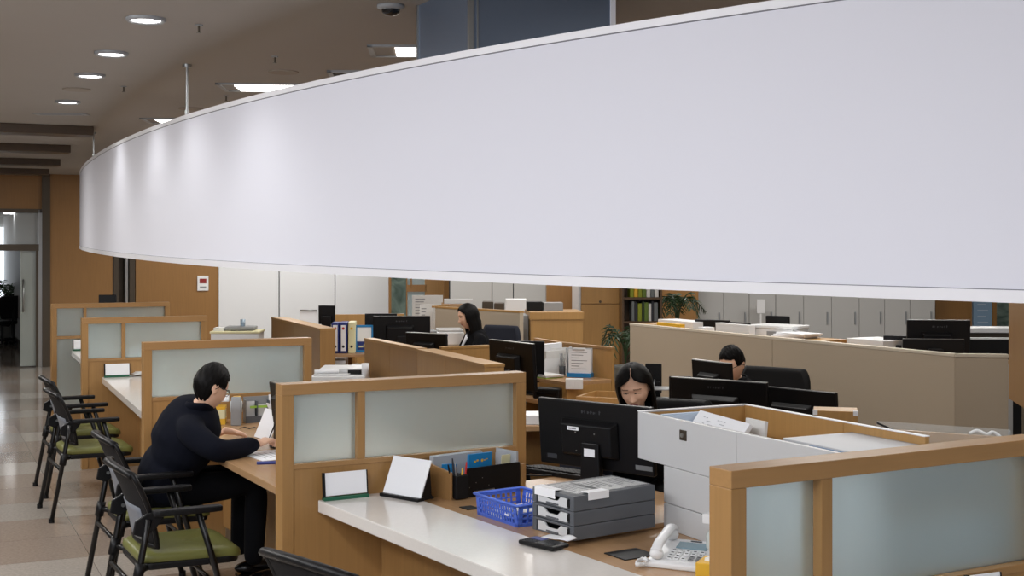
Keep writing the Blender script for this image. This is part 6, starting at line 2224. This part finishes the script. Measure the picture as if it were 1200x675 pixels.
    for v in jm.vertices:                                   # soft creases
        c = v.co
        v.co = c + v.normal * (0.0035 * math.sin(31 * c.z + 17 * c.x + 9 * c.y) * math.sin(23 * c.x - 11 * c.y) + 0.002 * math.sin(55 * c.z + 20 * c.y))
    jo = bpy.data.objects.new('jacket', jm)
    COL.objects.link(jo)
    jo.parent = root
    # jacket collar standing around the neck
    ax_ = (base_h - neck).normalized()
    sx = V((1, 0, 0))
    fy = ax_.cross(sx).normalized() * -1
    if fy.y < 0:
        fy = -fy
    ck = 1.16 if bulk > 1 else 1.0
    cm = MB()
    rows = []
    up_ = 0.032 if bulk > 1 else 0.012
    for k, (h_, r_) in enumerate(((-0.055, 0.112), (-0.03, 0.096), (0.0, 0.082), (0.026 + up_ * 0.5, 0.073), (0.040 + up_, 0.066))):
        row = []
        for i in range(29):
            a = R(90 + 24 + 312 * i / 28)
            dip = max(0.0, math.sin(a)) * 0.045
            row.append(neck + ax_ * (h_ * ck - dip) + sx * (r_ * ck * sc * math.cos(a)) + fy * (r_ * ck * 0.95 * math.sin(a)))
        rows.append(row)
    cm.grid(rows)
    obj('collar', cm, jacket, root, solid=0.010)
    if collar is not None:
        m = MB()
        m.grid([[neck - up * 0.02 + V((0.054 * sc * math.cos(R(110 + 320 * i / 24)), 0.05 * math.sin(R(110 + 320 * i / 24)) + 0.006, h_ - 0.018 * math.sin(R(110 + 320 * i / 24)))) for i in range(25)] for h_ in (-0.03, 0.014)])
        obj('shirt_collar', m, collar, root, solid=0.004)
        m = MB()
        front = neck + V((0, 0.05, -0.03))
        m.grid([[front + V((x, 0.028 - abs(x) * 0.3 + 0.09 * t_, -0.20 * t_)) for x in (-0.055 * (1 - t_), 0, 0.055 * (1 - t_))] for t_ in (0, 0.25, 0.5, 0.75, 0.98)])
        obj('shirt_front', m, collar, root, solid=0.006)
    tch = []
    for s in (1, -1):
        tch.append([(pelvis, 0.125), (hip[s], 0.102), (hip[s].lerp(kn[s], 0.5), 0.088), (kn[s], 0.070), (kn[s].lerp(an[s], 0.35), 0.066), (an[s] + V((0, 0, 0.02)), 0.056)])
    tm = fuse([(skin_mesh(tch), None)], 0.012, 5)
    for p in tm.polygons:
        p.use_smooth = True
    tm.materials.clear()
    tm.materials.append(trousers)
    to = bpy.data.objects.new('trousers', tm)
    COL.objects.link(to)
    to.parent = root
    for s in (1, -1):
        m = MB()
        c = an[s].lerp(toe[s], 0.55)
        m.ell((c.x, c.y + 0.01, 0.045), (0.047, 0.135, 0.04)).box(c.x - 0.038, c.y - 0.11, 0.0, c.x + 0.038, c.y + 0.125, 0.014)
        obj('shoe', m, BLACKG, root)
    # --- hair
    hm_ = hair
    for v in hm_.bm.verts:
        v.co = HM @ v.co
    ho = obj('hair', hm_, HAIR, root, solid=0.012 if female else 0.0)
    if line:
        obj('parting', MB().tube([HM @ Vector(p) for p in line], 0.0022, 6), SKIN, root, label='pale parting line')
    if glasses:
        m = MB()
        for s in (1, -1):
            pts = [Vector((s * 0.032 + 0.024 * math.cos(t_), 0.098 - 0.012 * abs(math.cos(t_) + s) * 0.5 - 0.004, 0.002 + 0.017 * math.sin(t_))) for t_ in [2 * math.pi * k / 20 for k in range(21)]]
            m.tube([HM @ p for p in pts], 0.0018, 6)
            m.tube([HM @ p for p in (Vector((s * 0.056, 0.088, 0.006)), Vector((s * 0.076, 0.03, 0.008)), Vector((s * 0.080, -0.01, 0.006)), Vector((s * 0.078, -0.03, -0.012)))], 0.0020, 6)
        m.tube([HM @ p for p in (Vector((-0.009, 0.097, 0.005)), Vector((0, 0.1, 0.008)), Vector((0.009, 0.097, 0.005)))], 0.0018, 6)
        obj('glasses', m, BLACK, root)
    return root


def to_local(pt, loc, rz):
    d_ = Vector(pt) - Vector((loc[0], loc[1], 0))
    return Matrix.Rotation(-rz, 3, 'Z') @ d_


# the man writing at the counter
lm = (-1.84, 6.74)
rm = face((0.884, 0.467))
T_ = lambda p: to_local(p, lm, rm)
wr_r = P(301, 521, 6.58)
hd_r = P(316, 514, 6.66)
el_r = P(255, 531, 6.36)
hd_l = P(284, 508, 7.10)
wr_l = P(266, 505, 7.06)
JM = dict(pelvis=(0, 0.0, 0.56), neck=T_(P(232, 481, 6.66)), head=T_(P(247, 454.5, 6.62)), pitch=R(-24), yaw=R(24), roll=R(0),
          shoulder_r=T_(P(222, 505, 6.46)), shoulder_l=T_(P(222, 500, 6.88)), elbow_r=T_(el_r), elbow_l=T_(P(226, 520, 7.02)),
          wrist_r=T_(wr_r), wrist_l=T_(wr_l), hand_r=T_(hd_r), hand_l=T_(hd_l), knee_r=(0.13, 0.47, 0.56), knee_l=(-0.13, 0.47, 0.56), curl=0.75, tuck=0.02)
person('person', 'person in a dark navy suit seen from behind, writing at the wooden counter', lm, rm, JM, short_hair(), glasses=True, bulk=1.16)
pp = P(316, 512, 6.67)
one('pen', MB().tube([(0, 0, -0.045), (0, 0, 0.08), (0, 0, 0.09)], 0.0042, 8, rs=[0.002, 0.0042, 0.003]), BLACK, 'dark pen held in the writing hand', 'pen', pp, 0).rotation_euler = (R(10), R(24), 0)


def staff(label, head_w, facing, pitch, roll, yaw, hair, female, lean=0.12, **kw):
    """seated staff member placed by the head's position"""
    f = Vector((facing[0], facing[1])).normalized()
    rz = face(f)
    hx, hy, hz = head_w
    base = Vector((hx, hy)) - f * (lean + 0.06)
    drop = hz - 1.12
    J = dict(pelvis=(0, 0, 0.54 + drop * 0.3), neck=(0, lean - 0.005, 0.978 + drop), head=(0, lean + 0.06, 1.12 + drop), pitch=pitch, roll=roll, yaw=yaw,
             shoulder_r=(0.175, lean - 0.02, 0.925 + drop), shoulder_l=(-0.175, lean - 0.02, 0.925 + drop),
             elbow_r=(0.22, lean + 0.10, 0.70), elbow_l=(-0.22, lean + 0.10, 0.70), wrist_r=(0.13, lean + 0.32, 0.765), wrist_l=(-0.13, lean + 0.32, 0.765),
             hand_r=(0.11, lean + 0.42, 0.765), hand_l=(-0.11, lean + 0.42, 0.765), knee_r=(0.12, 0.45, 0.53), knee_l=(-0.12, 0.45, 0.53), curl=0.5)
    return person('person', label, (base.x, base.y), rz, J, hair, female, jacket=SUITB, **kw)


# woman facing us over the large monitor
h1 = P(743.5, 454, 6.55)
op1 = lambda z: 0.012 if z > 0.088 else (R(2 + 50 * min(1, (0.088 - z) / 0.05) ** 1.2) if z > 0.038 else (R(52) if z > -0.05 else R(52 - 14 * min(1, (-0.05 - z) / 0.1))))
staff('woman with shoulder-length black hair facing us over the large monitor', (h1.x, h1.y, h1.z), (-0.30, -0.95), R(-22), R(5), 0, long_hair(0.24, op1, parting=R(6), vol=1.06, tuck=1.38), True, voxel=0.0036, collar=LILAC,
      line=[(-0.010 * 0 + 0.0 - 0.108 * c_ * math.sin(R(6)), 0.112 * c_ * math.cos(R(6)) - 0.006, z_ + 0.0075) for z_, c_ in [(z_, max(0.0, 1 - (z_ / 0.122) ** 2) ** 0.5) for z_ in (0.080, 0.090, 0.098, 0.106, 0.112, 0.116)]])
# man with glasses behind the three monitors
h2 = P(858, 427, 8.6)
staff('man with glasses and short black hair, half hidden by the smaller monitor', (h2.x, h2.y, h2.z), (-0.72, -0.69), R(-18), 0, 0, short_hair(), False, glasses=True, collar=SHIRT)
# woman in profile far back
h3 = P(548, 371, 12.3)
op3 = lambda z: 0.012 if z > 0.09 else (R(3 + 58 * min(1, (0.09 - z) / 0.055)) if z > 0.035 else R(62))
staff('woman in a black jacket seen in profile, sitting before the beige low screen', (h3.x, h3.y, h3.z), (-0.95, -0.32), R(-12), 0, 0, long_hair(0.25, op3, vol=1.0), True, collar=SHIRT)
